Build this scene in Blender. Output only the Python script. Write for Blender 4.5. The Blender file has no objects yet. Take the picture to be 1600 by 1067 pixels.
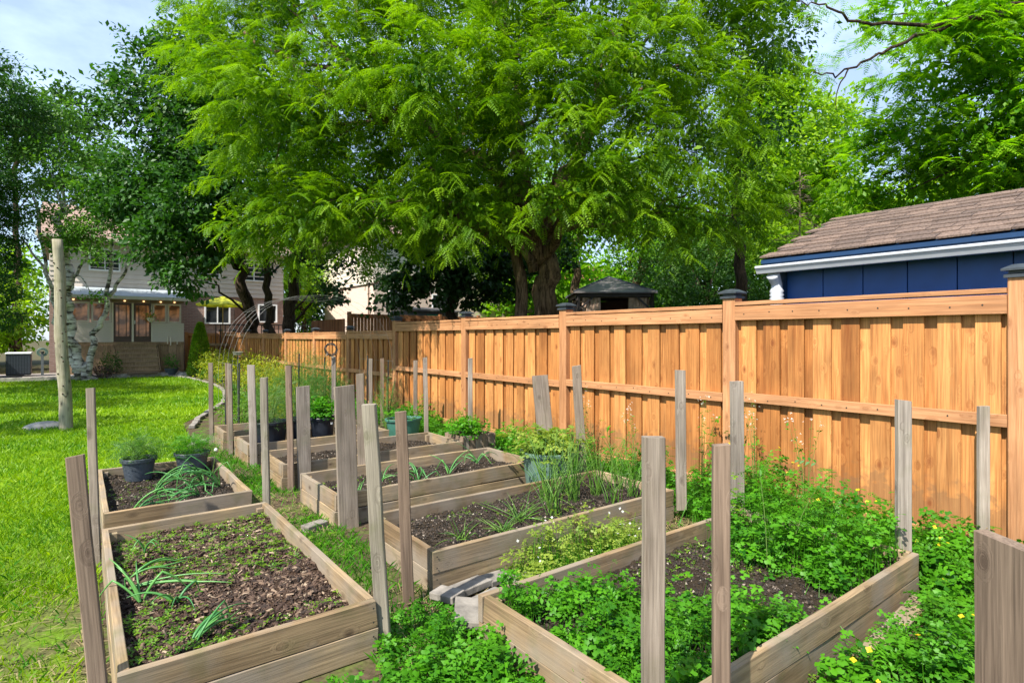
import bpy, math, random
import numpy as np
from mathutils import Vector, Matrix
R = math.radians
random.seed(7); rng = np.random.default_rng(11)
S = bpy.context.scene
COL = S.collection

# ------------------------------------------------------------------ camera
cam_d = bpy.data.cameras.new('camera'); cam = bpy.data.objects.new('camera', cam_d); COL.objects.link(cam)
cam.location = (0, 0, 1.6); cam.rotation_euler = (R(90), 0, R(-37.18))
cam_d.lens = 20.03; cam_d.sensor_width = 36; cam_d.shift_y = -0.0047
cam_d.clip_start = 0.05; cam_d.clip_end = 1500
S.camera = cam
# ------------------------------------------------------------------ light
S.view_settings.view_transform = 'Standard'; S.view_settings.look = 'None'
S.view_settings.gamma = 1; S.view_settings.use_curve_mapping = False
S.view_settings.exposure = 1.03
TO_SUN = Vector((-0.80, -0.25, 1.02)).normalized()
W = bpy.data.worlds.new('World'); S.world = W; W.use_nodes = True
nt = W.node_tree; nt.nodes.clear()
wo = nt.nodes.new('ShaderNodeOutputWorld'); bg = nt.nodes.new('ShaderNodeBackground')
sky = nt.nodes.new('ShaderNodeTexSky'); sky.sky_type = 'NISHITA'; sky.sun_disc = False
sky.sun_elevation = math.asin(TO_SUN.z); sky.sun_rotation = math.atan2(TO_SUN.x, TO_SUN.y)
sky.air_density = 1.0; sky.dust_density = 0.6; sky.ozone_density = 1.2
tc = nt.nodes.new('ShaderNodeTexCoord'); mp = nt.nodes.new('ShaderNodeMapping'); mp.inputs['Scale'].default_value = (1, 1, 2.2)
cn = nt.nodes.new('ShaderNodeTexNoise'); cn.inputs['Scale'].default_value = 2.6; cn.inputs['Detail'].default_value = 8; cn.inputs['Roughness'].default_value = 0.55
cr = nt.nodes.new('ShaderNodeValToRGB'); cr.color_ramp.elements[0].position = 0.50; cr.color_ramp.elements[1].position = 0.78; cr.color_ramp.elements[0].color = (.33, .33, .33, 1)
cm = nt.nodes.new('ShaderNodeMix'); cm.data_type = 'RGBA'; cm.inputs['B'].default_value = (6.8, 8.6, 11.6, 1)
L = nt.links
L.new(tc.outputs['Generated'], mp.inputs['Vector']); L.new(mp.outputs[0], cn.inputs['Vector']); L.new(cn.outputs['Fac'], cr.inputs['Fac'])
L.new(cr.outputs['Color'], cm.inputs['Factor']); L.new(sky.outputs[0], cm.inputs['A']); L.new(cm.outputs['Result'], bg.inputs['Color'])
bg.inputs['Strength'].default_value = 0.088; L.new(bg.outputs[0], wo.inputs['Surface'])
sd = bpy.data.lights.new('sun', 'SUN'); sd.energy = 4.9; sd.angle = R(0.6); sd.color = (1.0, 0.94, 0.84)
sun = bpy.data.objects.new('sun', sd); COL.objects.link(sun); sun.location = (-10, 0, 20)
sun.rotation_euler = TO_SUN.to_track_quat('Z', 'Y').to_euler()
S.cycles.max_bounces = 6; S.cycles.diffuse_bounces = 3; S.cycles.transmission_bounces = 4
S.cycles.transparent_max_bounces = 4; S.cycles.glossy_bounces = 2; S.cycles.sample_clamp_indirect = 6
S.cycles.use_denoising = True

# ------------------------------------------------------------------ materials
def newmat(name):
    m = bpy.data.materials.new(name); m.use_nodes = True; n = m.node_tree; b = n.nodes['Principled BSDF']
    return m, n, b
def nd(n, t, **kw):
    x = n.nodes.new(t)
    for k, v in kw.items():
        if k in x.inputs: x.inputs[k].default_value = v
        else: setattr(x, k, v)
    return x
def rgba(c): return (c[0], c[1], c[2], 1)
def mixc(n, fac, a, b, mode='MIX'):
    m = n.nodes.new('ShaderNodeMix'); m.data_type = 'RGBA'; m.blend_type = mode
    for key, v in (('Factor', fac), ('A', a), ('B', b)):
        if hasattr(v, 'is_linked') or hasattr(v, 'links'): n.links.new(v, m.inputs[key])
        else: m.inputs[key].default_value = rgba(v) if key != 'Factor' else v
    return m.outputs['Result']
def ramp(n, src, stops):
    r = n.nodes.new('ShaderNodeValToRGB'); e = r.color_ramp.elements
    e[0].position = stops[0][0]; e[0].color = rgba(stops[0][1]); e[1].position = stops[-1][0]; e[1].color = rgba(stops[-1][1])
    for p, c in stops[1:-1]:
        q = e.new(p); q.color = rgba(c)
    n.links.new(src, r.inputs['Fac']); return r.outputs['Color']
def g(v): return (v, v, v)
def plain(name, c, rough=0.6, var=0.25, scale=9, metal=0, bump=0.0, spec=0.5):
    m, n, b = newmat(name); t = nd(n, 'ShaderNodeTexCoord')
    z = nd(n, 'ShaderNodeTexNoise', Scale=scale, Detail=6.0); n.links.new(t.outputs['Object'], z.inputs['Vector'])
    col = ramp(n, z.outputs['Fac'], [(0.3, tuple(x*(1-var) for x in c)), (0.7, tuple(min(1, x*(1+var)) for x in c))])
    n.links.new(col, b.inputs['Base Color']); b.inputs['Roughness'].default_value = rough; b.inputs['Metallic'].default_value = metal
    b.inputs['Specular IOR Level'].default_value = spec
    if bump:
        u = nd(n, 'ShaderNodeBump', Strength=bump, Distance=0.01); n.links.new(z.outputs['Fac'], u.inputs['Height']); n.links.new(u.outputs[0], b.inputs['Normal'])
    return m
def wood(name, light, dark, knotc, knots=0.5, rough=0.7, vary=0.35, algae=0, grey=None, bump=0.4, stain=0.55, splash=0):
    """grain runs along local Z of each board"""
    m, n, b = newmat(name); t = nd(n, 'ShaderNodeTexCoord'); oi = nd(n, 'ShaderNodeObjectInfo')
    mul = nd(n, 'ShaderNodeMath', operation='MULTIPLY'); mul.inputs[1].default_value = 37.0; n.links.new(oi.outputs['Random'], mul.inputs[0])
    cx = nd(n, 'ShaderNodeCombineXYZ'); [n.links.new(mul.outputs[0], cx.inputs[i]) for i in range(3)]
    add = nd(n, 'ShaderNodeVectorMath', operation='ADD'); n.links.new(t.outputs['Object'], add.inputs[0]); n.links.new(cx.outputs[0], add.inputs[1])
    # knots
    mk = nd(n, 'ShaderNodeMapping'); mk.inputs['Scale'].default_value = (9, 9, 5.0); n.links.new(add.outputs[0], mk.inputs['Vector'])
    vo = nd(n, 'ShaderNodeTexVoronoi', Scale=1.0); n.links.new(mk.outputs[0], vo.inputs['Vector'])
    kn = ramp(n, vo.outputs['Distance'], [(0.06, g(1)), (0.17, g(0.35)), (0.30, g(0))])
    # grain, bent round the knots
    mg = nd(n, 'ShaderNodeMapping'); mg.inputs['Scale'].default_value = (26, 26, 0.9); n.links.new(add.outputs[0], mg.inputs['Vector'])
    a2 = nd(n, 'ShaderNodeVectorMath', operation='MULTIPLY_ADD'); a2.inputs[1].default_value = (2.6, 2.6, 0.8)
    n.links.new(kn, a2.inputs[0]); n.links.new(mg.outputs[0], a2.inputs[2])
    no = nd(n, 'ShaderNodeTexNoise', Scale=1.0, Detail=7.0, Roughness=0.62, Distortion=0.6); n.links.new(a2.outputs[0], no.inputs['Vector'])
    wv = nd(n, 'ShaderNodeTexNoise', Scale=5.0, Detail=3.0); n.links.new(a2.outputs[0], wv.inputs['Vector'])
    gsum = mixc(n, 0.35, no.outputs['Fac'], wv.outputs['Fac'])
    base = ramp(n, gsum, [(0.33, dark), (0.56, light), (0.72, tuple(min(1, x*1.18) for x in light))])
    ms = nd(n, 'ShaderNodeMapping'); ms.inputs['Scale'].default_value = (3, 3, 1.3); n.links.new(add.outputs[0], ms.inputs['Vector'])
    st = nd(n, 'ShaderNodeTexNoise', Scale=1.0, Detail=4.0); n.links.new(ms.outputs[0], st.inputs['Vector'])
    base = mixc(n, stain, base, ramp(n, st.outputs['Fac'], [(0.3, g(0.55)), (0.65, g(1.2))]), 'MULTIPLY')
    fl = nd(n, 'ShaderNodeMapping'); fl.inputs['Scale'].default_value = (120, 120, 2.2); n.links.new(add.outputs[0], fl.inputs['Vector'])
    fz = nd(n, 'ShaderNodeTexNoise', Scale=1.0, Detail=3.0, Roughness=0.7); n.links.new(fl.outputs[0], fz.inputs['Vector'])
    base = mixc(n, 0.6, base, ramp(n, fz.outputs['Fac'], [(0.36, g(0.6)), (0.55, g(1.1))]), 'MULTIPLY')
    var = ramp(n, oi.outputs['Random'], [(0, tuple(1-vary*k for k in (0.8, 1, 1.2))), (0.5, (1, 1, 1)), (1, tuple(1+vary*k for k in (0.35, 0.45, 0.6)))])
    base = mixc(n, 1.0, base, var, 'MULTIPLY')
    if grey:
        gz = nd(n, 'ShaderNodeTexNoise', Scale=2.3, Detail=5.0); n.links.new(add.outputs[0], gz.inputs['Vector'])
        base = mixc(n, ramp(n, gz.outputs['Fac'], [(0.42, g(0)), (0.6, g(0.85))]), base, grey)
    if algae:
        az = nd(n, 'ShaderNodeTexNoise', Scale=6.0, Detail=6.0); n.links.new(add.outputs[0], az.inputs['Vector'])
        base = mixc(n, ramp(n, az.outputs['Fac'], [(0.52, g(0)), (0.75, g(algae))]), base, (0.10, 0.11, 0.035))
    if splash:      # soil thrown up against the foot of each board
        sz = nd(n, 'ShaderNodeSeparateXYZ'); n.links.new(t.outputs['Object'], sz.inputs[0]); sn = nd(n, 'ShaderNodeTexNoise', Scale=14.0, Detail=5.0); n.links.new(add.outputs[0], sn.inputs['Vector'])
        sa = nd(n, 'ShaderNodeMath', operation='MULTIPLY_ADD'); sa.inputs[1].default_value = -0.7; n.links.new(sn.outputs['Fac'], sa.inputs[0]); n.links.new(sz.outputs[2], sa.inputs[2])
        base = mixc(n, ramp(n, sa.outputs[0], [(0.0, g(splash)), (0.02, g(splash*.5)), (0.12, g(0))]), base, (0.16, 0.09, 0.045))
    kz = nd(n, 'ShaderNodeTexNoise', Scale=3.1, Detail=1.0); n.links.new(add.outputs[0], kz.inputs['Vector'])
    k2 = mixc(n, 1.0, kn, ramp(n, kz.outputs['Fac'], [(0.44, g(0.08)), (0.56, g(1))]), 'MULTIPLY')
    kf = nd(n, 'ShaderNodeMath', operation='MULTIPLY'); kf.inputs[1].default_value = knots; n.links.new(k2, kf.inputs[0])
    base = mixc(n, kf.outputs[0], base, knotc)
    n.links.new(base, b.inputs['Base Color']); b.inputs['Roughness'].default_value = rough; b.inputs['Specular IOR Level'].default_value = 0.3
    u = nd(n, 'ShaderNodeBump', Strength=bump, Distance=0.004); n.links.new(gsum, u.inputs['Height']); n.links.new(u.outputs[0], b.inputs['Normal'])
    return m
def leafmat(name, c1, c2, tr=0.5, trc=None, rough=0.5, spec=0.35):
    """leaf colour runs c1..c2 by a per-leaf value; light passes through the blade"""
    m, n, b = newmat(name); at = nd(n, 'ShaderNodeAttribute', attribute_name='v')
    col = mixc(n, at.outputs['Fac'], c1, c2)
    n.links.new(col, b.inputs['Base Color']); b.inputs['Roughness'].default_value = rough; b.inputs['Specular IOR Level'].default_value = spec
    tl = nd(n, 'ShaderNodeBsdfTranslucent'); trc = trc or (1.5, 1.5, 0.6)
    tcol = mixc(n, 1.0, col, trc, 'MULTIPLY'); n.links.new(tcol, tl.inputs['Color'])
    mx = nd(n, 'ShaderNodeMixShader'); mx.inputs[0].default_value = tr
    n.links.new(b.outputs[0], mx.inputs[1]); n.links.new(tl.outputs[0], mx.inputs[2])
    n.links.new(mx.outputs[0], n.nodes['Material Output'].inputs['Surface'])
    return m
def bark(name, c1, c2, sc=(19, 19, 2.2), bump=0.9):
    m, n, b = newmat(name); t = nd(n, 'ShaderNodeTexCoord'); mpn = nd(n, 'ShaderNodeMapping'); mpn.inputs['Scale'].default_value = sc
    n.links.new(t.outputs['Object'], mpn.inputs['Vector'])
    z = nd(n, 'ShaderNodeTexNoise', Scale=1.0, Detail=7.0, Roughness=0.65, Distortion=0.8); n.links.new(mpn.outputs[0], z.inputs['Vector'])
    n.links.new(ramp(n, z.outputs['Fac'], [(0.36, c1), (0.62, c2)]), b.inputs['Base Color']); b.inputs['Roughness'].default_value = 0.95
    b.inputs['Specular IOR Level'].default_value = 0.1
    u = nd(n, 'ShaderNodeBump', Strength=bump, Distance=0.05); n.links.new(z.outputs['Fac'], u.inputs['Height']); n.links.new(u.outputs[0], b.inputs['Normal'])
    return m

M = {}
M['cedar'] = wood('fence_wood', (0.53, 0.238, 0.074), (0.32, 0.112, 0.028), (0.17, 0.045, 0.012), knots=0.8, vary=0.42, rough=0.6, splash=0.5, stain=0.7)
M['rail'] = wood('fence_rail_wood', (0.485, 0.24, 0.112), (0.32, 0.135, 0.052), (0.14, 0.045, 0.016), knots=0.7, vary=0.12, rough=0.6)
M['fencefar'] = wood('old_fence_wood', (0.34, 0.145, 0.055), (0.20, 0.08, 0.03), (0.08, 0.03, 0.015), knots=0.3)
M['bed'] = wood('bed_board_wood', (0.335, 0.238, 0.135), (0.165, 0.112, 0.060), (0.055, 0.032, 0.018), knots=0.75, algae=0.5, vary=0.28, rough=0.85, grey=(0.24, 0.20, 0.155), bump=0.8, stain=0.85)
M['stake'] = wood('weathered_stake_wood', (0.31, 0.262, 0.215), (0.17, 0.135, 0.105), (0.07, 0.05, 0.04), knots=0.6, algae=0.25, vary=0.30, rough=0.9, bump=1.0, stain=0.8)
M['stakebrown'] = wood('brown_stake_wood', (0.205, 0.145, 0.103), (0.105, 0.070, 0.048), (0.05, 0.03, 0.02), knots=0.6, vary=0.15, rough=0.9, bump=0.9)
M['stakepale'] = wood('pale_stake_wood', (0.285, 0.25, 0.195), (0.15, 0.128, 0.095), (0.10, 0.08, 0.05), knots=0.5, algae=0.45, vary=0.1, rough=0.9, bump=0.7)
M['pole'] = wood('pole_wood', (0.33, 0.295, 0.215), (0.20, 0.17, 0.115), (0.03, 0.025, 0.02), knots=0.85, algae=0.4, vary=0.05, rough=0.9, bump=1.0)
M['step'] = wood('porch_wood', (0.38, 0.26, 0.15), (0.22, 0.145, 0.085), (0.06, 0.035, 0.02), knots=0.4, vary=0.15)
M['cap'] = plain('post_cap_metal', (0.035, 0.042, 0.05), 0.45, 0.3, 14)
M['metal_dark'] = plain('dark_metal', (0.02, 0.022, 0.02), 0.5)
M['wire'] = plain('galvanised_wire', (0.16, 0.16, 0.155), 0.5)
M['potgrey'] = plain('grey_blue_plastic', (0.055, 0.068, 0.085), 0.5, 0.2)
M['potblack'] = plain('black_plastic', (0.013, 0.016, 0.024), 0.4, 0.3)
M['potgreen'] = plain('green_plastic', (0.10, 0.17, 0.135), 0.55, 0.2, 5)
M['planter'] = plain('dark_green_plastic', (0.045, 0.15, 0.11), 0.5, 0.2, 5)
M['white'] = plain('white_paint', (0.74, 0.75, 0.76), 0.5, 0.05)
M['sticker'] = plain('paper', (0.7, 0.7, 0.7), 0.6, 0.05)
M['navy'] = plain('navy_paint', (0.006, 0.060, 0.230), 0.5, 0.18, 3)
M['navytrim'] = plain('navy_trim_paint', (0.004, 0.028, 0.085), 0.4, 0.1, 3)
M['gutter'] = plain('gutter_metal', (0.50, 0.52, 0.56), 0.4, 0.05)
M['siding'] = plain('pale_siding', (0.58, 0.51, 0.45), 0.6, 0.08, 2)
M['siding2'] = plain('cream_siding', (0.70, 0.63, 0.52), 0.6, 0.06, 2)
M['soffit'] = plain('brown_trim', (0.20, 0.135, 0.10), 0.6, 0.1)
M['flash'] = plain('porch_roof_sheet', (0.40, 0.45, 0.48), 0.4, 0.15)
M['doorbrown'] = plain('brown_door_paint', (0.07, 0.035, 0.025), 0.45, 0.2)
M['stone'] = plain('pale_stone', (0.34, 0.31, 0.27), 0.9, 0.35, 9, bump=0.6)
M['paver'] = plain('grey_paver', (0.20, 0.18, 0.155), 0.9, 0.4, 12, bump=0.8)
M['slab'] = plain('patio_concrete', (0.24, 0.21, 0.19), 0.9, 0.3, 2, bump=0.4)
M['curtain'] = plain('tan_curtain', (0.45, 0.32, 0.24), 0.9, 0.3, 6)
M['gazroof'] = plain('gazebo_roof_metal', (0.10, 0.09, 0.088), 0.6, 0.3, 5)
M['gazframe'] = plain('gazebo_frame', (0.03, 0.024, 0.022), 0.6)
M['hottub'] = plain('black_vinyl', (0.012, 0.013, 0.016), 0.45)
M['green_umb'] = leafmat('lime_canvas', (0.60, 0.62, 0.06), (0.60, 0.62, 0.06), 0.3)
M['roofred'] = plain('red_roof', (0.35, 0.10, 0.07), 0.8, 0.2)
M['rooftan'] = plain('tan_shingle_roof', (0.28, 0.19, 0.15), 0.9, 0.25, 6)
M['grey_shed'] = plain('grey_shed', (0.10, 0.115, 0.12), 0.7, 0.15)
M['teal'] = plain('teal_shutter', (0.01, 0.17, 0.11), 0.6, 0.1)
M['bark'] = bark('furrowed_bark', (0.03, 0.02, 0.013), (0.24, 0.165, 0.10))
M['barkdark'] = bark('dark_bark', (0.02, 0.014, 0.011), (0.085, 0.06, 0.042))
M['barkdead'] = bark('dead_bark', (0.18, 0.13, 0.09), (0.36, 0.29, 0.21))
M['stem'] = plain('green_stem', (0.10, 0.17, 0.03), 0.6)
def birchmat():
    m, n, b = newmat('birch_bark'); t = nd(n, 'ShaderNodeTexCoord'); mpn = nd(n, 'ShaderNodeMapping'); mpn.inputs['Scale'].default_value = (2.5, 2.5, 9)
    n.links.new(t.outputs['Object'], mpn.inputs['Vector']); z = nd(n, 'ShaderNodeTexNoise', Scale=1.0, Detail=6.0, Roughness=0.7); n.links.new(mpn.outputs[0], z.inputs['Vector'])
    n.links.new(ramp(n, z.outputs['Fac'], [(0.42, (0.05, 0.04, 0.032)), (0.5, (0.46, 0.42, 0.37)), (0.62, (0.66, 0.62, 0.56))]), b.inputs['Base Color']); b.inputs['Roughness'].default_value = 0.8
    return m
M['birch'] = birchmat()
def brickmat(name, c1, c2, mortar):
    m, n, b = newmat(name); t = nd(n, 'ShaderNodeTexCoord'); k = nd(n, 'ShaderNodeTexBrick', Scale=1.0)
    k.inputs['Color1'].default_value = rgba(c1); k.inputs['Color2'].default_value = rgba(c2); k.inputs['Mortar'].default_value = rgba(mortar)
    k.inputs['Brick Width'].default_value = 0.23; k.inputs['Row Height'].default_value = 0.075; k.inputs['Mortar Size'].default_value = 0.008
    sp = nd(n, 'ShaderNodeSeparateXYZ'); n.links.new(t.outputs['Object'], sp.inputs[0])
    ad = nd(n, 'ShaderNodeMath', operation='ADD'); n.links.new(sp.outputs[0], ad.inputs[0]); n.links.new(sp.outputs[1], ad.inputs[1])
    cb = nd(n, 'ShaderNodeCombineXYZ'); n.links.new(ad.outputs[0], cb.inputs[0]); n.links.new(sp.outputs[2], cb.inputs[1]); n.links.new(cb.outputs[0], k.inputs['Vector'])
    n.links.new(k.outputs['Color'], b.inputs['Base Color']); b.inputs['Roughness'].default_value = 0.9; return m
M['brick'] = brickmat('house_brick', (0.33, 0.21, 0.17), (0.26, 0.16, 0.13), (0.34, 0.29, 0.26))
M['brickpale'] = brickmat('pale_brick', (0.60, 0.44, 0.36), (0.66, 0.50, 0.40), (0.62, 0.54, 0.48))
def glassmat(name, c, emit=None, es=0):
    m, n, b = newmat(name); t = nd(n, 'ShaderNodeTexCoord'); z = nd(n, 'ShaderNodeTexNoise', Scale=2.5, Detail=4.0); n.links.new(t.outputs['Object'], z.inputs['Vector'])
    n.links.new(ramp(n, z.outputs['Fac'], [(0.4, tuple(x*0.4 for x in c)), (0.65, c)]), b.inputs['Base Color']); b.inputs['Roughness'].default_value = 0.06
    if emit:
        n.links.new(ramp(n, z.outputs['Fac'], [(0.42, tuple(x*0.15 for x in emit)), (0.62, emit)]), b.inputs['Emission Color']); b.inputs['Emission Strength'].default_value = es
    return m
M['glass'] = glassmat('window_glass', (0.05, 0.055, 0.06))
M['glasslit'] = glassmat('lit_porch_glass', (0.06, 0.035, 0.02), (0.75, 0.33, 0.12), 0.14)
m, n, b = newmat('lamp_glow'); b.inputs['Emission Color'].default_value = (1, 0.6, 0.25, 1); b.inputs['Emission Strength'].default_value = 1.2; M['lamp'] = m
def shinglemat():
    m, n, b = newmat('brown_shingle'); t = nd(n, 'ShaderNodeTexCoord'); oi = nd(n, 'ShaderNodeObjectInfo')
    z = nd(n, 'ShaderNodeTexNoise', Scale=60.0, Detail=4.0); n.links.new(t.outputs['Object'], z.inputs['Vector'])
    c = ramp(n, z.outputs['Fac'], [(0.35, (0.07, 0.048, 0.038)), (0.65, (0.19, 0.135, 0.108))])
    c = mixc(n, 1.0, c, ramp(n, oi.outputs['Random'], [(0, (0.72, 0.70, 0.70)), (1, (1.25, 1.2, 1.16))]), 'MULTIPLY')
    n.links.new(c, b.inputs['Base Color']); b.inputs['Roughness'].default_value = 0.95; return m
M['shingle'] = shinglemat()
def soilmat(name, dark, light, chip):
    m, n, b = newmat(name); t = nd(n, 'ShaderNodeTexCoord')
    z = nd(n, 'ShaderNodeTexNoise', Scale=9.0, Detail=9.0, Roughness=0.75); n.links.new(t.outputs['Object'], z.inputs['Vector'])
    v = nd(n, 'ShaderNodeTexVoronoi', Scale=90.0); n.links.new(t.outputs['Object'], v.inputs['Vector'])
    c = ramp(n, z.outputs['Fac'], [(0.35, dark), (0.68, light)])
    c = mixc(n, ramp(n, v.outputs['Distance'], [(0.1, g(0.35)), (0.3, g(0))]), c, chip)
    n.links.new(c, b.inputs['Base Color']); b.inputs['Roughness'].default_value = 0.95; b.inputs['Specular IOR Level'].default_value = 0.15
    u = nd(n, 'ShaderNodeBump', Strength=1.0, Distance=0.012); n.links.new(v.outputs['Distance'], u.inputs['Height']); n.links.new(u.outputs[0], b.inputs['Normal'])
    return m
M['soil'] = soilmat('dark_soil', (0.015, 0.011, 0.007), (0.050, 0.036, 0.023), (0.13, 0.10, 0.07))
M['mulch'] = soilmat('brown_mulch', (0.022, 0.013, 0.009), (0.07, 0.042, 0.027), (0.25, 0.18, 0.12))
def chipmat():
    m, n, b = newmat('wood_chips'); at = nd(n, 'ShaderNodeAttribute', attribute_name='v')
    n.links.new(ramp(n, at.outputs['Fac'], [(0, (0.018, 0.010, 0.007)), (0.55, (0.065, 0.036, 0.023)), (0.9, (0.16, 0.105, 0.068)), (1, (0.33, 0.25, 0.17))]), b.inputs['Base Color']); b.inputs['Roughness'].default_value = 0.9
    return m
M['chip'] = chipmat()
def darkchip():
    m, n, b = newmat('soil_crumbs'); at = nd(n, 'ShaderNodeAttribute', attribute_name='v')
    n.links.new(ramp(n, at.outputs['Fac'], [(0, (0.008, 0.006, 0.004)), (0.85, (0.042, 0.029, 0.019)), (0.96, (0.11, 0.08, 0.058)), (1, (0.36, 0.31, 0.25))]), b.inputs['Base Color']); b.inputs['Roughness'].default_value = 0.9
    return m
M['crumb'] = darkchip()
def groundmat():
    m, n, b = newmat('garden_ground'); geo = nd(n, 'ShaderNodeNewGeometry')
    z = nd(n, 'ShaderNodeTexNoise', Scale=3.2, Detail=9.0, Roughness=0.7); n.links.new(geo.outputs['Position'], z.inputs['Vector'])
    z2 = nd(n, 'ShaderNodeTexNoise', Scale=35.0, Detail=6.0); n.links.new(geo.outputs['Position'], z2.inputs['Vector'])
    gr = ramp(n, z2.outputs['Fac'], [(0.3, (0.045, 0.085, 0.010)), (0.7, (0.115, 0.20, 0.02))])
    di = ramp(n, z2.outputs['Fac'], [(0.3, (0.05, 0.035, 0.022)), (0.7, (0.105, 0.078, 0.05))])
    c = mixc(n, ramp(n, z.outputs['Fac'], [(0.34, g(0.25)), (0.52, g(1))]), gr, di)
    n.links.new(c, b.inputs['Base Color']); b.inputs['Roughness'].default_value = 1.0; b.inputs['Specular IOR Level'].default_value = 0.1
    return m
def lawnmat():
    m, n, b = newmat('lawn_turf'); geo = nd(n, 'ShaderNodeNewGeometry')
    z = nd(n, 'ShaderNodeTexNoise', Scale=1.1, Detail=6.0, Roughness=0.6); n.links.new(geo.outputs['Position'], z.inputs['Vector'])
    z2 = nd(n, 'ShaderNodeTexNoise', Scale=45.0, Detail=6.0, Roughness=0.7); n.links.new(geo.outputs['Position'], z2.inputs['Vector'])
    c = mixc(n, z.outputs['Fac'], (0.06, 0.17, 0.004), (0.19, 0.31, 0.006))
    c = mixc(n, 1.0, c, ramp(n, z2.outputs['Fac'], [(0.3, g(0.45)), (0.7, g(1.2))]), 'MULTIPLY')
    sp = nd(n, 'ShaderNodeSeparateXYZ'); n.links.new(geo.outputs['Position'], sp.inputs[0])     # worn turf close to the near bed
    mx = nd(n, 'ShaderNodeMapRange'); mx.inputs['From Min'].default_value = -1.3; mx.inputs['From Max'].default_value = 0.1; n.links.new(sp.outputs[0], mx.inputs['Value'])
    my = nd(n, 'ShaderNodeMapRange'); my.inputs['From Min'].default_value = 6.5; my.inputs['From Max'].default_value = 3.8; n.links.new(sp.outputs[1], my.inputs['Value'])
    w1 = nd(n, 'ShaderNodeMath', operation='MULTIPLY'); n.links.new(mx.outputs[0], w1.inputs[0]); n.links.new(my.outputs[0], w1.inputs[1])
    zz = nd(n, 'ShaderNodeTexNoise', Scale=5.0, Detail=8.0, Roughness=0.7); n.links.new(geo.outputs['Position'], zz.inputs['Vector'])
    w2 = nd(n, 'ShaderNodeMath', operation='MULTIPLY'); n.links.new(w1.outputs[0], w2.inputs[0]); n.links.new(ramp(n, zz.outputs['Fac'], [(0.35, g(0.2)), (0.55, g(1))]), w2.inputs[1])
    c = mixc(n, w2.outputs[0], c, ramp(n, z2.outputs['Fac'], [(0.3, (0.045, 0.032, 0.02)), (0.7, (0.13, 0.10, 0.06))]))
    n.links.new(c, b.inputs['Base Color']); b.inputs['Roughness'].default_value = 1.0; b.inputs['Specular IOR Level'].default_value = 0.1
    return m
M['ground'] = groundmat(); M['turf'] = lawnmat()
M['grass'] = leafmat('grass_blades', (0.065, 0.20, 0.003), (0.28, 0.42, 0.006), 0.42, (1.4, 1.4, 0.4))
M['drygrass'] = leafmat('dry_grass', (0.26, 0.20, 0.09), (0.40, 0.33, 0.17), 0.3, (1, 1, 1))
M['locust'] = leafmat('locust_leaves', (0.018, 0.100, 0.004), (0.23, 0.40, 0.010), 0.46, (1.5, 1.5, 0.3))
M['maple'] = leafmat('maple_leaves', (0.014, 0.065, 0.008), (0.055, 0.155, 0.018), 0.35, (1.4, 1.5, 0.5))
M['dmaple'] = leafmat('dark_maple_leaves', (0.010, 0.040, 0.008), (0.030, 0.085, 0.016), 0.3, (1.4, 1.5, 0.6))
M['birchleaf'] = leafmat('birch_leaves', (0.035, 0.13, 0.012), (0.12, 0.26, 0.025), 0.45)
M['cedarleaf'] = leafmat('cedar_leaves', (0.010, 0.055, 0.005), (0.045, 0.14, 0.010), 0.3)
M['lightleaf'] = leafmat('light_leaves', (0.08, 0.22, 0.010), (0.30, 0.46, 0.025), 0.55, (1.6, 1.6, 0.4))
M['rightleaf'] = leafmat('bright_leaves', (0.05, 0.20, 0.006), (0.25, 0.46, 0.012), 0.55, (1.6, 1.6, 0.35))
M['hedge'] = leafmat('hedge_leaves', (0.014, 0.060, 0.006), (0.065, 0.17, 0.014), 0.35)
M['herb'] = leafmat('herb_leaves', (0.015, 0.105, 0.004), (0.095, 0.31, 0.008), 0.38, (1.4, 1.5, 0.4))
M['herbpale'] = leafmat('pale_herb_leaves', (0.10, 0.20, 0.02), (0.28, 0.36, 0.05), 0.4)
M['weed'] = leafmat('seedling_leaves', (0.05, 0.17, 0.008), (0.20, 0.34, 0.02), 0.4)
M['onion'] = leafmat('onion_leaves', (0.045, 0.19, 0.055), (0.12, 0.32, 0.07), 0.15, (1.2, 1.2, 0.8), rough=0.35)
M['chive'] = leafmat('chive_leaves', (0.045, 0.13, 0.02), (0.13, 0.26, 0.03), 0.15, (1.2, 1.2, 0.8), rough=0.4)
M['yellowleaf'] = leafmat('yellow_green_leaves', (0.16, 0.25, 0.02), (0.42, 0.42, 0.03), 0.45)
M['arbor'] = leafmat('arborvitae_leaves', (0.07, 0.20, 0.01), (0.22, 0.36, 0.02), 0.3)
M['feather'] = leafmat('feathery_leaves', (0.05, 0.15, 0.03), (0.12, 0.24, 0.04), 0.4)
M['petal'] = leafmat('yellow_petals', (0.70, 0.50, 0.01), (0.80, 0.62, 0.02), 0.3, (1, 1, 0.6))
M['whitepetal'] = leafmat('white_petals', (0.65, 0.68, 0.60), (0.75, 0.75, 0.70), 0.3, (1, 1, 1))
M['orange'] = leafmat('orange_petals', (0.7, 0.25, 0.08), (0.8, 0.35, 0.1), 0.3, (1, 1, 1))

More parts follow.
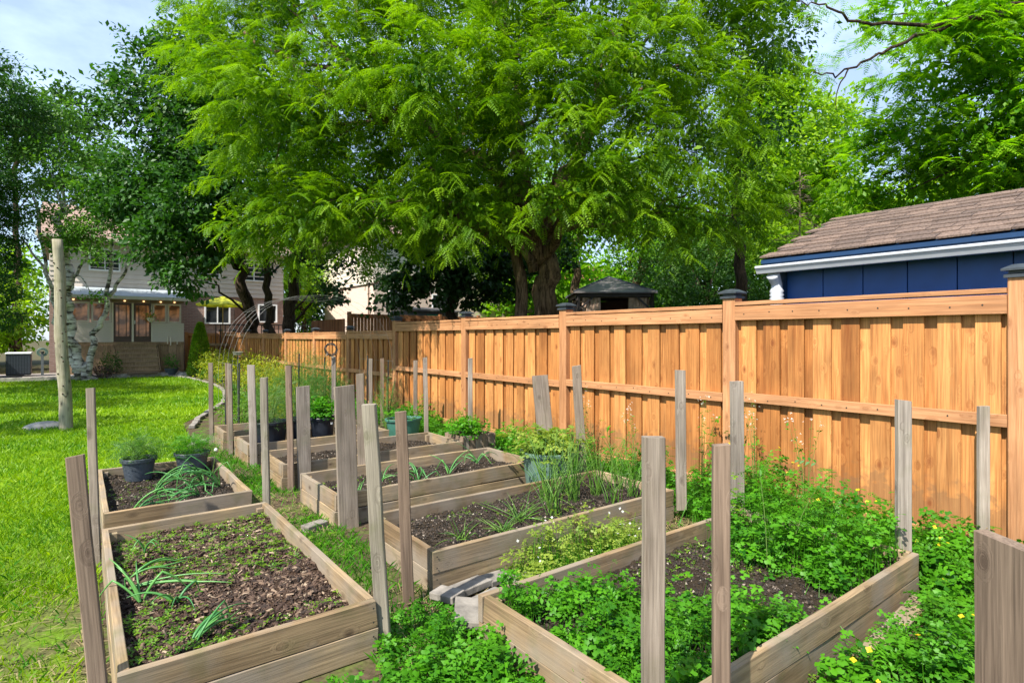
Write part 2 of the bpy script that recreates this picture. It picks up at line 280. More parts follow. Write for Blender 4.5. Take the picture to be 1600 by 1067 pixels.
# ------------------------------------------------------------------ object helpers
def tag(o, label=None, cat=None, group=None, kind=None):
    for k, v in (('label', label), ('category', cat), ('group', group), ('kind', kind)):
        if v: o[k] = v
    return o
def root(name, loc, label, cat, group=None):
    o = bpy.data.objects.new(name, None); o.empty_display_size = 0.1; COL.objects.link(o); o.location = loc
    return tag(o, label, cat, group)
def wloc(o):
    v = Vector(o.location)
    while o.parent: o = o.parent; v += Vector(o.location)
    return v
def link(name, me, mat=None, parent=None, loc=(0, 0, 0), rot=None):
    """loc is given in world space; parents are never rotated"""
    o = bpy.data.objects.new(name, me); COL.objects.link(o)
    if mat is not None and not me.materials: me.materials.append(mat)
    o.location = Vector(loc) - (wloc(parent) if parent else Vector((0, 0, 0)))
    if rot is not None: o.rotation_euler = rot.to_euler() if hasattr(rot, 'to_euler') else rot
    if parent: o.parent = parent
    return o
def mesh(name, V, F, smooth=False):
    me = bpy.data.meshes.new(name); me.from_pydata([tuple(v) for v in V], [], [tuple(f) for f in F]); me.validate(); me.update()
    if smooth: me.shade_smooth()
    return me
def fmesh(name, V, F, val=None, smooth=False):
    """fast mesh from numpy arrays; all faces have the same corner count; val = per-vertex value"""
    V = np.asarray(V, dtype=np.float32); F = np.asarray(F, dtype=np.int32); k = F.shape[1]
    me = bpy.data.meshes.new(name); me.vertices.add(len(V)); me.vertices.foreach_set('co', V.ravel())
    me.loops.add(F.size); me.loops.foreach_set('vertex_index', F.ravel())
    me.polygons.add(len(F)); me.polygons.foreach_set('loop_start', np.arange(0, F.size, k, dtype=np.int32))
    try: me.polygons.foreach_set('loop_total', np.full(len(F), k, dtype=np.int32))
    except Exception: pass
    me.update(calc_edges=True)
    if val is not None:
        a = me.attributes.new('v', 'FLOAT', 'POINT'); a.data.foreach_set('value', np.asarray(val, dtype=np.float32))
    if smooth: me.shade_smooth()
    return me
_pc = {}
def plank_mesh(Lg, w, t, ch=0.003, key=0, mk=''):
    k = (round(Lg, 3), round(w, 3), round(t, 3), ch, key, mk)
    if k in _pc: return _pc[k]
    a, b = w/2, t/2; c = min(ch, b*0.5)
    ring = [(-a+c, -b), (a-c, -b), (a, -b+c), (a, b-c), (a-c, b), (-a+c, b), (-a, b-c), (-a, -b+c)]
    r = random.Random(str(k)); V = []; segs = 1 if key == 0 else 4
    for i in range(segs+1):
        z = Lg*i/segs; dx, dy = ((r.uniform(-1, 1)*0.003, r.uniform(-1, 1)*0.003) if key and 0 < i < segs else (0, 0)); s = 1.0
        tilt = r.uniform(-0.12, 0.12) if key and i == segs else 0
        for x, y in ring: V.append((x*s+dx, y+dy, z + tilt*x))
    V = [(x, y, z) for x, y, z in V]
    F = [tuple(reversed(range(8))), tuple(range(segs*8, segs*8+8))]
    for i in range(segs):
        for j in range(8): F.append((i*8+j, i*8+(j+1) % 8, (i+1)*8+(j+1) % 8, (i+1)*8+j))
    me = mesh('plank', V, F); _pc[k] = me; return me
def beam(name, p0, p1, w, t, mat, parent=None, wdir=(1, 0, 0), key=0, ch=0.003):
    """board from p0 to p1 (centre line); w across along wdir, t through the thickness"""
    p0, p1 = Vector(p0), Vector(p1); z = (p1-p0); Lg = z.length; z.normalize(); x = Vector(wdir); x = (x - z*x.dot(z)).normalized(); y = z.cross(x)
    me = plank_mesh(Lg, w, t, ch, key, mat.name)
    return link(name, me, mat, parent, p0, Matrix((x, y, z)).transposed())
def box(name, lo, hi, mat, parent=None, ch=0.0):
    """box by its two corners (world); origin at its base centre"""
    lo, hi = Vector(lo), Vector(hi); c = (lo+hi)/2; h = (hi-lo)/2; d = h.z*2
    if ch: me = None
    V = [(sx*h.x, sy*h.y, z) for z in (0, d) for sx, sy in ((-1, -1), (1, -1), (1, 1), (-1, 1))]
    F = [(3, 2, 1, 0), (4, 5, 6, 7)] + [(i, (i+1) % 4, (i+1) % 4+4, i+4) for i in range(4)]
    me = mesh(name, V, F); o = link(name, me, mat, parent, (c.x, c.y, lo.z))
    if ch:
        b = o.modifiers.new('bevel', 'BEVEL'); b.width = ch; b.segments = 2
    return o
def tube_arrays(path, radii, sides=8):
    P = np.array(path, float); n = len(P); T = np.gradient(P, axis=0); T /= np.linalg.norm(T, axis=1)[:, None]+1e-9
    ref = np.array([0, 0, 1.0]) if abs(T[0][2]) < 0.8 else np.array([1.0, 0, 0])
    u = np.cross(T[0], ref); u /= np.linalg.norm(u)+1e-9; U = np.zeros_like(P); U[0] = u
    for i in range(1, n):
        u = u-T[i]*u.dot(T[i]); l = np.linalg.norm(u); u = u/l if l > 1e-6 else U[i-1]; U[i] = u
    Wd = np.cross(T, U)
    a = np.linspace(0, 2*np.pi, sides, endpoint=False); r = np.array(radii, float)
    V = P[:, None]+r[:, None, None]*(np.cos(a)[None, :, None]*U[:, None]+np.sin(a)[None, :, None]*Wd[:, None])
    V = V.reshape(-1, 3); F = []
    for i in range(n-1):
        for j in range(sides): F.append((i*sides+j, i*sides+(j+1) % sides, (i+1)*sides+(j+1) % sides, (i+1)*sides+j))
    return V, F
class Bag:
    def __init__(s): s.V = []; s.F = []; s.n = 0
    def add(s, V, F):
        s.V.extend([tuple(v) for v in V]); s.F.extend([tuple(i+s.n for i in f) for f in F]); s.n += len(V)
    def tube(s, path, radii, sides=6, caps=True):
        if not hasattr(radii, '__len__'): radii = [radii]*len(path)
        V, F = tube_arrays(path, radii, sides)
        if caps: F = F+[tuple(reversed(range(sides))), tuple(range(len(V)-sides, len(V)))]
        s.add(V, F)
    def box(s, lo, hi):
        x0, y0, z0 = lo; x1, y1, z1 = hi
        s.add([(x0, y0, z0), (x1, y0, z0), (x1, y1, z0), (x0, y1, z0), (x0, y0, z1), (x1, y0, z1), (x1, y1, z1), (x0, y1, z1)],
              [(3, 2, 1, 0), (4, 5, 6, 7), (0, 1, 5, 4), (1, 2, 6, 5), (2, 3, 7, 6), (3, 0, 4, 7)])
    def obj(s, name, mat, parent=None, loc=(0, 0, 0), smooth=False):
        loc = Vector(loc); me = mesh(name, [(v[0]-loc.x, v[1]-loc.y, v[2]-loc.z) for v in s.V], s.F, smooth)
        return link(name, me, mat, parent, loc)
def lathe(name, prof, mat, parent, loc, sides=32, cap=True):
    V = []; F = []
    for r, z in prof:
        for j in range(sides):
            a = 2*math.pi*j/sides; V.append((r*math.cos(a), r*math.sin(a), z))
    for i in range(len(prof)-1):
        for j in range(sides): F.append((i*sides+j, i*sides+(j+1) % sides, (i+1)*sides+(j+1) % sides, (i+1)*sides+j))
    if cap: F.append(tuple(reversed(range(sides))))
    me = mesh(name, V, F, True)
    o = link(name, me, mat, parent, loc); me.set_sharp_from_angle(angle=R(35)); return o
def noise2(nx, ny, cell, r):
    gx, gy = max(2, int(nx/cell)+2), max(2, int(ny/cell)+2); G = r.random((gx, gy))
    x = np.linspace(0, gx-1.001, nx); y = np.linspace(0, gy-1.001, ny); xi = x.astype(int); yi = y.astype(int)
    fx = x-xi; fy = y-yi; fx = fx*fx*(3-2*fx); fy = fy*fy*(3-2*fy)
    a = G[np.ix_(xi, yi)]*(1-fx)[:, None]+G[np.ix_(xi+1, yi)]*fx[:, None]
    c = G[np.ix_(xi, yi+1)]*(1-fx)[:, None]+G[np.ix_(xi+1, yi+1)]*fx[:, None]
    return a*(1-fy)[None]+c*fy[None]-0.5
def field(x, y, sc, seed=0):
    """cheap smooth pseudo-noise in -1..1"""
    return (np.sin(x*sc+1.7*np.sin(y*sc*0.8+seed)+seed*3.1)+np.sin(y*sc*1.13+1.3*np.sin(x*sc*0.7-seed)+seed*1.9)+np.sin((x+y)*sc*0.61+seed*5.3))/3

# ------------------------------------------------------------------ leaf scattering
def unit(v): return v/(np.linalg.norm(v, axis=-1, keepdims=True)+1e-9)
def scatter(tV, tF, P, A, N, s, val=None, jit=None):
    """copies of template (x across, y along, z normal) at P with axis A, normal N, scale s"""
    A = unit(A); X = unit(np.cross(A, N)); N = np.cross(X, A); n = len(P); k = len(tV)
    V = P[:, None]+s[:, None, None]*(tV[None, :, 0:1]*X[:, None]+tV[None, :, 1:2]*A[:, None]+tV[None, :, 2:3]*N[:, None])
    F = (tF[None]+(np.arange(n)*k)[:, None, None]).reshape(-1, tF.shape[1])
    v = np.repeat(val if val is not None else rng.random(n), k)
    return V.reshape(-1, 3), F, v
def t_leaf(w=0.5):     # folded pointed leaf, 4 tris
    V = np.array([(0, 0, 0), (-w/2, 0.42, 0.10), (0, 1, -0.06), (w/2, 0.42, 0.10), (0, 0.5, 0)], float)
    return V, np.array([(0, 4, 1), (1, 4, 2), (0, 3, 4), (4, 3, 2)])
def t_leaf2(w=0.55):    # 2 tris
    return np.array([(0, 0, 0), (-w/2, 0.5, 0.08), (0, 1, 0), (w/2, 0.5, 0.08)], float), np.array([(0, 2, 1), (0, 3, 2)])
def t_pinnate(pairs=7, ll=0.27, lw=0.085, bend=0.25):
    V = []; F = []
    for i in range(pairs):
        y = 0.12+0.85*i/(pairs-1); z = -bend*y*y; l = ll*(1-0.35*abs(i/(pairs-1)-0.4)*1.6)
        for s in (-1, 1):
            b = len(V); V += [(0, y, z), (s*l*0.55, y+0.10-lw/2, z-0.02), (s*l, y+0.13, z-0.07), (s*l*0.5, y+0.06+lw/2, z-0.01)]; F += [(b, b+1, b+2), (b, b+2, b+3)] if s > 0 else [(b, b+2, b+1), (b, b+3, b+2)]
    return np.array(V), np.array(F)
def t_pinnate_s(pairs=6, ll=0.3, lw=0.14, bend=0.25):   # one triangle per leaflet
    V = []; F = []
    for i in range(pairs):
        y = 0.1+0.85*i/(pairs-1); z = -bend*y*y; l = ll*(1-0.3*abs(i/(pairs-1)-0.4)*1.6)
        for s in (-1, 1):
            b = len(V); V += [(0, y-lw*0.3, z), (s*l, y+0.12, z-0.07), (s*0.03, y+lw*0.7, z)]; F += [(b, b+1, b+2)] if s > 0 else [(b, b+2, b+1)]
    return np.array(V), np.array(F)
def t_pinnate_w(pairs=6, ll=0.27, lw=0.15, bend=0.3):   # wide leaflets, one kite each, on an arching rib
    V = []; F = []
    for i in range(pairs):
        u = i/(pairs-1); y = 0.08+0.86*u; z = -bend*y*y; l = ll*(1-0.55*abs(u-0.45))
        for s in (-1, 1):
            b = len(V); V += [(0, y-lw*.35, z), (s*l*.55, y-lw*.25, z-.02), (s*l, y+.10, z-.08), (s*l*.35, y+lw*.55, z-.01)]; F += [(b, b+1, b+2, b+3)] if s > 0 else [(b, b+3, b+2, b+1)]
    return np.array(V), np.array(F)
def t_lobed():        # three leaflets, each with rounded lobes
    V = []; F = []
    for ang, sc, oy in ((0, 1.0, 0.30), (62, 0.85, 0.22), (-62, 0.85, 0.22)):
        c, s_ = math.cos(R(ang)), math.sin(R(ang)); b = len(V)
        pts = [(0, 0), (-0.34, 0.20), (-0.20, 0.36), (-0.24, 0.60), (0, 0.66), (0.24, 0.60), (0.20, 0.36), (0.34, 0.20)]
        V.append((0+(-s_)*0*0, 0, 0)); V[-1] = (-s_*(oy+0.3*sc), c*(oy+0.3*sc), 0.03)
        for x, y in pts:
            x *= sc; y = y*sc+oy; V.append((x*c-y*s_, x*s_+y*c, 0.05*abs(x)*3-0.10*y*y))
        for i in range(8): F.append((b, b+1+(i+1) % 8, b+1+i))
    V = np.array(V); V[:, 0] *= 0.8; V[:, 1] *= 0.9
    return V, np.array(F)
def t_tri():          # seedling: 3 small leaves
    V = []; F = []
    for a in (0, 120, 240):
        c, s_ = math.cos(R(a)), math.sin(R(a)); b = len(V)
        for x, y, z in ((0, 0, 0), (-0.28, 0.55, 0.15), (0, 1, 0.1), (0.28, 0.55, 0.15)): V.append((x*c-y*s_, x*s_+y*c, z))
        F += [(b, b+2, b+1), (b, b+3, b+2)]
    return np.array(V), np.array(F)
def randdir(n): return unit(rng.normal(size=(n, 3)))
def leafobj(name, parts, mat, parent=None, loc=None, kind=None):
    V = []; F = []; v = []; n = 0
    for a, f, c in parts:
        V.append(a); F.append(f+n); v.append(c); n += len(a)
    V = np.vstack(V); F = np.vstack(F); v = np.concatenate(v)
    loc = np.array(loc if loc is not None else V.mean(axis=0)); me = fmesh(name, V-loc, F, v)
    o = link(name, me, mat, parent, tuple(loc))
    if kind: o['kind'] = kind
    return o
def clumps(blobs, dens, shell=0.55):
    """cluster centres spread through ellipsoidal blobs, most towards their outside: returns centres, outward dirs"""
    C = []; O = []
    for (x, y, z, r) in blobs:
        n = max(5, int(dens*r*r)); d = randdir(n); q = (shell+(1-shell)*rng.random(n))*(1+0.22*rng.normal(size=n)*0.6)
        p = np.array((x, y, z))+d*(r*q)[:, None]*np.array((1.05, 1.05, 0.85)); C.append(p); O.append(d)
    return np.vstack(C), np.vstack(O)
def broad_leaves(blobs, dens, per, size, spread, tmpl=None, up=0.8, shell=0.5, flat=0.5):
    C, O = clumps(blobs, dens, shell); n = len(C)*per; ci = np.repeat(np.arange(len(C)), per)
    off = rng.normal(size=(n, 3))*spread*np.array((1, 1, flat)); P = C[ci]+off
    A = unit(O[ci]*0.7+randdir(n)*0.8+np.array((0, 0, -0.35))); N = unit(np.array((0, 0, up))+randdir(n)*0.75+O[ci]*0.3)
    cv = rng.random(len(C))[ci]*0.5+rng.random(n)*0.5
    t = tmpl or t_leaf2()
    return scatter(t[0], t[1], P, A, N, size*(0.6+0.7*rng.random(n)), cv)
def frond_leaves(blobs, dens, twigs, per, size, tlen, droop=0.32, tmpl=None, shell=0.45):
    """drooping twigs with alternate pinnate leaves"""
    C, O = clumps(blobs, dens, shell); C = np.repeat(C, twigs, axis=0); O = np.repeat(O, twigs, axis=0); m = len(C)
    D = unit(O*np.array((1, 1, 0.45))+rng.normal(size=(m, 3))*0.45*np.array((1, 1, 0.5))); C = C+rng.normal(size=(m, 3))*0.10; Ln = tlen*(0.6+0.7*rng.random(m))
    ti = np.repeat(np.arange(m), per); n = len(ti); u = np.tile((np.arange(per)+0.7)/per, m); lu = (u*Ln[ti])[:, None]
    P = C[ti]+D[ti]*lu+np.array((0, 0, -1.0))*(lu**2)*droop/tlen
    Td = unit(D[ti]+np.array((0, 0, -1.0))*2*lu*droop/tlen); side = unit(np.cross(Td, np.array((0, 0, 1.0))))*np.tile(np.where(np.arange(per) % 2, 1, -1), m)[:, None]
    A = unit(side*0.85+Td*0.6+np.array((0, 0, -0.20))+randdir(n)*0.38); N = unit(np.array((0, 0, 1.0))+randdir(n)*0.35)
    cv = np.clip(rng.random(m)[ti]**1.5*0.5+rng.random(n)*0.2+u*0.3, 0, 1); t = tmpl or t_pinnate_s()
    return scatter(t[0], t[1], P, A, N, size*(0.75+0.5*rng.random(n)), cv)
def limb(parent, mat, pts, r0, r1, name='branch', sides=8, wob=0.08, sub=5):
    P = [np.array(p, float) for p in pts]; out = []
    for i in range(len(P)-1):
        for k in range(sub):
            u = k/sub; a, b = P[max(i-1, 0)], P[min(i+2, len(P)-1)]; p, q = P[i], P[i+1]
            out.append(0.5*((2*p)+(q-a)*u+(2*a-5*p+4*q-b)*u*u+(-a+3*p-3*q+b)*u**3))
    out.append(P[-1]); out = np.array(out); n = len(out); out[1:-1] += rng.normal(size=(n-2, 3))*wob*min(1, r0*4)
    rad = r0+(r1-r0)*(np.linspace(0, 1, n)**0.8); b = Bag(); b.tube(out, rad, sides); return b.obj(name, mat, parent, tuple(out[0]), smooth=True)
def tree(name, label, cat, base, trunk, blobs, barkm, r0, leafparts, leafm, branches=True, group=None, fork=None, bsides=6, extra=()):
    t = root(name, base, label, cat, group)
    limb(t, barkm, [base]+trunk, r0, r0*0.55, 'trunk', 14, wob=0.10, sub=6)
    if branches:
        top = np.array(trunk[-1]); f = [np.array(q) for q in (fork or trunk)]
        for (x, y, z, r) in blobs:
            e = np.array((x, y, z)); s = min(f, key=lambda q: np.linalg.norm(q-e)+2.0*max(0, q[2]-e[2])); dd = np.linalg.norm(e-s)
            mid = s*0.5+e*0.5+np.array((0, 0, 0.10*dd)); limb(t, barkm, [s, mid, e], min(r0*0.22, 0.02+dd*0.013), 0.008, 'branch', bsides, wob=0.35, sub=4)
    for pts, a, c in extra: limb(t, barkm, pts, a, c, 'branch', 10, wob=0.12)
    leafobj('crown', leafparts, leafm, t, loc=base)['kind'] = 'stuff'
    return t
# ================================================================== GROUND
def sheet(name, pts, z, mat, kind='structure'):
    me = mesh(name, [(x, y, z) for x, y in pts], [tuple(range(len(pts)))]); o = link(name, me, mat); o['kind'] = kind; return o
sheet('ground', [(-300, -300), (300, -300), (300, 300), (-300, 300)], 0, M['ground'])
LAWN = [(-30, -2), (0.10, -2), (0.10, 5), (0.0, 7.2), (1.2, 7.6), (1.3, 9), (1.5, 12), (2.6, 14.5), (3.35, 18), (3.5, 21), (3.45, 24.5), (3.1, 26.6), (-30, 26.6)]
sheet('lawn', LAWN, 0.004, M['turf'])
pt = box('patio', (-14, 26.65, -0.05), (3.4, 29.6, 0.13), M['slab']); pt['kind'] = 'structure'
for i in range(9):
    x = -14+i*1.95; k = box('patio_kerb', (x, 26.56, 0.0), (x+1.93, 26.64, 0.155), M['stone'], ch=0.01); k['kind'] = 'structure'

# ================================================================== WOODEN FENCE
FX = 5.17
PY = [-1.42, 1.00, 3.19, 5.62, 8.08, 10.72, 13.25, 15.75, 18.45, 21.1, 23.7, 26.2, 29.0]
TOPZ = [1.95, 1.92, 1.90, 1.875, 1.87, 1.71, 1.70, 1.69, 1.69, 1.70, 1.73, 1.77, 1.79, 1.79]     # top of each panel
fence = root('wooden_fence', (FX, 12, 0), 'new orange-brown board fence with black post caps running along the garden beds', 'fence')
def post(x, y, z, cap=True):
    p = beam('post', (x, y, -0.1), (x, y, z), 0.135, 0.135, M['rail'], fence, ch=0.006)
    if cap:
        V = []; 
        for r, zz in ((0.085, 0), (0.085, 0.02), (0.062, 0.030), (0.062, 0.045), (0.098, 0.048), (0.098, 0.062), (0.045, 0.092), (0.0, 0.098)):
            V += [(sx*r, sy*r, zz) for sx, sy in ((-1, -1), (1, -1), (1, 1), (-1, 1))]
        F = [(3, 2, 1, 0)]+[(i*4+j, i*4+(j+1) % 4, i*4+4+(j+1) % 4, i*4+4+j) for i in range(7) for j in range(4)]
        if 'cap_me' not in globals(): globals()['cap_me'] = mesh('post_cap', V, F)
        link('post_cap', cap_me, M['cap'], p, (x, y, z+.001))
for i, y in enumerate(PY):
    zt = max(TOPZ[i], TOPZ[max(0, i-1)])+0.055
    post(FX, y, zt)
rr = random.Random(3)
for i in range(len(PY)-1):
    y0, y1 = PY[i]+0.07, PY[i+1]-0.07; zt = TOPZ[i]
    # rails stand a little proud of the boards on the garden side
    beam('cap_board', (FX-0.005, y0, zt), (FX-0.005, y1, zt), 0.14, 0.036, M['rail'], fence, wdir=(1, 0, 0))
    beam('rail', (FX-0.052, y0, zt-0.095), (FX-0.052, y1, zt-0.095), 0.135, 0.036, M['rail'], fence, wdir=(0, 0, 1))
    beam('rail', (FX-0.048, y0, zt-0.905), (FX-0.048, y1, zt-0.905), 0.088, 0.038, M['rail'], fence, wdir=(0, 0, 1))
    beam('rail', (FX-0.048, y0, 0.115), (FX-0.048, y1, 0.115), 0.10, 0.038, M['rail'], fence, wdir=(0, 0, 1))
    n = 9; st = (y1-y0)/n
    if i < 4:      # screw heads along the rails
        if 'screw_me' not in globals():
            b_ = Bag(); b_.tube([(0, 0, 0), (-.003, 0, 0)], .0055, 8); screw_me = mesh('screw', b_.V, b_.F)
        for k in range(n):
            for q_, dx in ((zt-.095, -.0705), (zt-.905, -.0675), (.115, -.0675)):
                link('screw', screw_me, M['metal_dark'], fence, (FX+dx, y0+st*(k+.5)+rr.uniform(-.02, .02), q_+rr.uniform(-.015, .015)))
    for k in range(n):
        yc = y0+st*(k+0.5); w = round(st*0.66+rr.uniform(-0.010, 0.010), 3); h = zt-0.045
        beam('board', (FX-0.014+rr.uniform(-.002, .002), yc+rr.uniform(-.006, .006), 0.06), (FX-0.014, yc, h), w, 0.018, M['cedar'], fence, wdir=(0, 1, 0), key=0)
        if k == 0: beam('board', (FX+0.016, y0+.02, 0.06), (FX+0.016, y0+.02, h), .14, 0.018, M['cedar'], fence, wdir=(0, 1, 0))
        if k < n:
            beam('board', (FX+0.016, yc+st/2-(0.03 if k == n-1 else 0), 0.06), (FX+0.016, yc+st/2-(0.03 if k == n-1 else 0), h), round(st*0.60, 3), 0.018, M['cedar'], fence, wdir=(0, 1, 0))
# return of the fence to the house porch
rf = root('return_fence', (4.4, 29.0, 0), 'short orange board fence closing the garden beside the house porch', 'fence')
for x in (3.78, 4.45):
    beam('post', (x, 29.0, 0), (x, 29.0, 1.80), 0.12, 0.12, M['rail'], rf)
beam('rail', (3.85, 28.95, 1.70), (5.05, 28.95, 1.70), 0.12, 0.036, M['rail'], rf, wdir=(0, 0, 1))
beam('rail', (3.85, 28.95, 0.75), (5.05, 28.95, 0.75), 0.09, 0.036, M['rail'], rf, wdir=(0, 0, 1))
for k in range(10):
    beam('board', (3.88+k*0.127, 28.99, 0.05), (3.88+k*0.127, 28.99, 1.74), 0.115, 0.018, M['cedar'], rf, wdir=(1, 0, 0))

# ================================================================== RAISED BEDS
def bed(x0, y0, x1, y1, label, top=0.28, soil=0.20, soilm='soil', chips=2500, chipk='crumb', lowsplit=True, seed=1, mound=0.05):
    t = root('raised_bed', ((x0+x1)/2, (y0+y1)/2, 0), label, 'raised bed', 'wooden raised garden beds'); q = random.Random(seed)
    T = 0.038; h = 0.135
    for lev in (0, 1):
        z = top-h/2-0.002-lev*(h+0.004); dz = lambda: q.uniform(-0.004, 0.004); sh = 0.006*lev
        for (a, b_, wd) in (((x0-sh, y0+T/2), (x1+sh, y0+T/2), 0), ((x0-sh, y1-T/2), (x1+sh, y1-T/2), 0)):
            beam('board', (a[0]+q.uniform(-.006, .006), a[1]+q.uniform(-.003, .003), z+dz()), (b_[0]+q.uniform(-.006, .006), b_[1]+q.uniform(-.004, .004), z+dz()), h, T, M['bed'], t, wdir=(0, 0, 1), key=seed*10+lev+1)
        for xx in (x0+T/2+sh*0, x1-T/2):
            beam('board', (xx, y0+T+0.001, z+dz()), (xx, y1-T-0.001, z+dz()), h, T, M['bed'], t, wdir=(0, 0, 1), key=seed*10+lev+5)
    for sx in (x0+T+0.025, x1-T-0.025):
        for sy in (y0+T+0.025, y1-T-0.025): beam('corner_block', (sx, sy, 0.02), (sx, sy, top-0.03), 0.045, 0.045, M['bed'], t, wdir=(1, 0, 0))
    if seed in (1, 3, 4, 5):
        for xx in (x0+.022, x1-.022):
            for zz_ in (top-.035, top-.105, top-.175, top-.245): b_ = Bag(); b_.tube([(xx, y0-.0062, zz_), (xx, y0-.009, zz_)], .0042, 8); b_.obj('screw', M['metal_dark'], t, (xx, y0-.007, zz_))
    r = np.random.default_rng(seed); nx = max(8, int((x1-x0)/0.02)); ny = max(8, int((y1-y0)/0.02))
    X, Y = np.meshgrid(np.linspace(x0+T, x1-T, nx), np.linspace(y0+T, y1-T, ny), indexing='ij')
    Zz = soil+mound*noise2(nx, ny, 22, r)+0.045*noise2(nx, ny, 6, r)+0.02*noise2(nx, ny, 2, r); Zz = np.minimum(Zz, top-0.02)
    V = np.stack([X, Y, Zz], -1).reshape(-1, 3); idx = np.arange(nx*ny).reshape(nx, ny)
    F = np.stack([idx[:-1, :-1], idx[1:, :-1], idx[1:, 1:], idx[:-1, 1:]], -1).reshape(-1, 4); o = Vector(((x0+x1)/2, (y0+y1)/2, 0))
    s = link('soil', fmesh('soil', V-np.array(o), F, smooth=True), M[soilm], t, o); s['kind'] = 'stuff'
    def hz(px, py):
        i = np.clip(((px-x0-T)/(x1-x0-2*T)*(nx-1)).round().astype(int), 0, nx-1); j = np.clip(((py-y0-T)/(y1-y0-2*T)*(ny-1)).round().astype(int), 0, ny-1); return Zz[i, j]
    if chips:
        px = r.uniform(x0+T+.01, x1-T-.01, chips); py = r.uniform(y0+T+.01, y1-T-.01, chips); P = np.stack([px, py, hz(px, py)+0.003], 1)
        if chipk == 'chip': tV = np.array([(-.16, -.5, 0), (.16, -.5, 0), (.20, .5, 0), (-.10, .5, 0), (-.1, -.42, .16), (.12, -.42, .16), (.12, .45, .14), (-.1, .45, .14)]); sz = 0.010+0.036*r.random(chips)**2.4
        else: tV = np.array([(-.5, -.4, 0), (.5, -.5, 0), (.4, .5, 0), (-.5, .4, 0), (-.3, -.3, .5), (.25, -.3, .6), (.25, .25, .5), (-.25, .3, .45)]); sz = 0.006+0.011*r.random(chips)
        tF = np.array([(4, 5, 6, 7), (0, 1, 5, 4), (1, 2, 6, 5), (3, 0, 4, 7)])
        if chipk != 'chip': tV = np.array([(-.6, -.4, 0), (.6, -.5, 0), (0, .65, 0), (0, 0, .75)]); tF = np.array([(0, 1, 3), (1, 2, 3), (2, 0, 3)])
        A = unit(r.normal(size=(chips, 3))*np.array((1, 1, .3))); N = unit(np.array((0, 0, 1.0))+r.normal(size=(chips, 3))*.35)
        leafobj('mulch' if chipk == 'chip' else 'crumbs', [scatter(tV, tF, P, A, N, sz, r.random(chips))], M[chipk], t, kind='stuff', loc=tuple(o))
    return t, hz
def seedlings(name, t, hz, x0, x1, y0, y1, n, size, mat='weed', mask=None, seed=0, parent=None, z=0.008):
    r = np.random.default_rng(seed+50); px = r.uniform(x0, x1, n); py = r.uniform(y0, y1, n)
    if mask is not None: k = mask(px, py) > r.uniform(-0.35, 0.35, n); px, py = px[k], py[k]
    n = len(px); P = np.stack([px, py, hz(px, py)+z+0.012*r.random(n)], 1); tm = t_tri()
    A = unit(r.normal(size=(n, 3))*np.array((1, 1, .1))); N = unit(np.array((0, 0, 1.0))+r.normal(size=(n, 3))*.45)
    return leafobj(name, [scatter(tm[0], tm[1], P, A, N, size*(0.5+r.random(n)), r.random(n))], M[mat], parent, kind='stuff')

bed1, hz1 = bed(0.12, 2.69, 1.19, 4.84, 'large near left raised bed of chip mulch with sprawling onion leaves and seedlings', soil=0.185, soilm='mulch', chips=11000, chipk='chip', seed=1, mound=0.06)
bed2, hz2 = bed(0.14, 5.24, 1.18, 7.02, 'raised bed holding two grey-blue pots and fallen onion stalks', soil=0.18, chips=6000, seed=2)
bed3, hz3 = bed(1.64, 1.27, 4.08, 2.44, 'nearest right raised bed overgrown with bright green leafy weeds', soil=0.17, chips=7000, seed=3)
bed4, hz4 = bed(1.73, 3.08, 4.09, 4.02, 'raised bed with tall upright chives, second from the right front', soil=0.20, chips=8000, seed=4)
bed5, hz5 = bed(1.70, 4.67, 3.90, 5.62, 'raised bed with a few onions, just left of the round green pot', soil=0.18, chips=6000, seed=5)
bed6, hz6 = bed(1.67, 6.12, 3.86, 7.00, 'bare soil raised bed beside the small square wooden planter', soil=0.18, chips=4000, seed=6)
bed7, hz7 = bed(1.64, 7.50, 3.50, 8.26, 'raised bed in which the big black nursery pots stand', soil=0.15, chips=2000, seed=7)
bed8, hz8 = bed(1.59, 8.72, 3.50, 9.42, 'farthest raised bed under the wire trellis', soil=0.18, chips=1500, seed=8)
seedlings('seedlings', bed1, hz1, 0.17, 1.15, 2.75, 4.8, 3000, 0.016, mask=lambda x, y: field(x, y, 5, 2)+0.25*(y > 4)+0.05, seed=1)
seedlings('seedlings', bed3, hz3, 2.3, 4.0, 1.35, 2.4, 1500, 0.015, mask=lambda x, y: field(x, y, 5, 5)+0.1, seed=3)
seedlings('seedlings', bed4, hz4, 1.8, 4.0, 3.15, 3.95, 420, 0.012, mask=lambda x, y: field(x, y, 4, 1), seed=4)
seedlings('seedlings', bed5, hz5, 1.8, 3.8, 4.75, 5.5, 350, 0.013, mask=lambda x, y: field(x, y, 4, 3)+.2*(x < 2.3), seed=5)
seedlings('seedlings', bed2, hz2, 0.2, 1.1, 5.3, 6.9, 350, 0.013, mask=lambda x, y: field(x, y, 4, 8), seed=6)

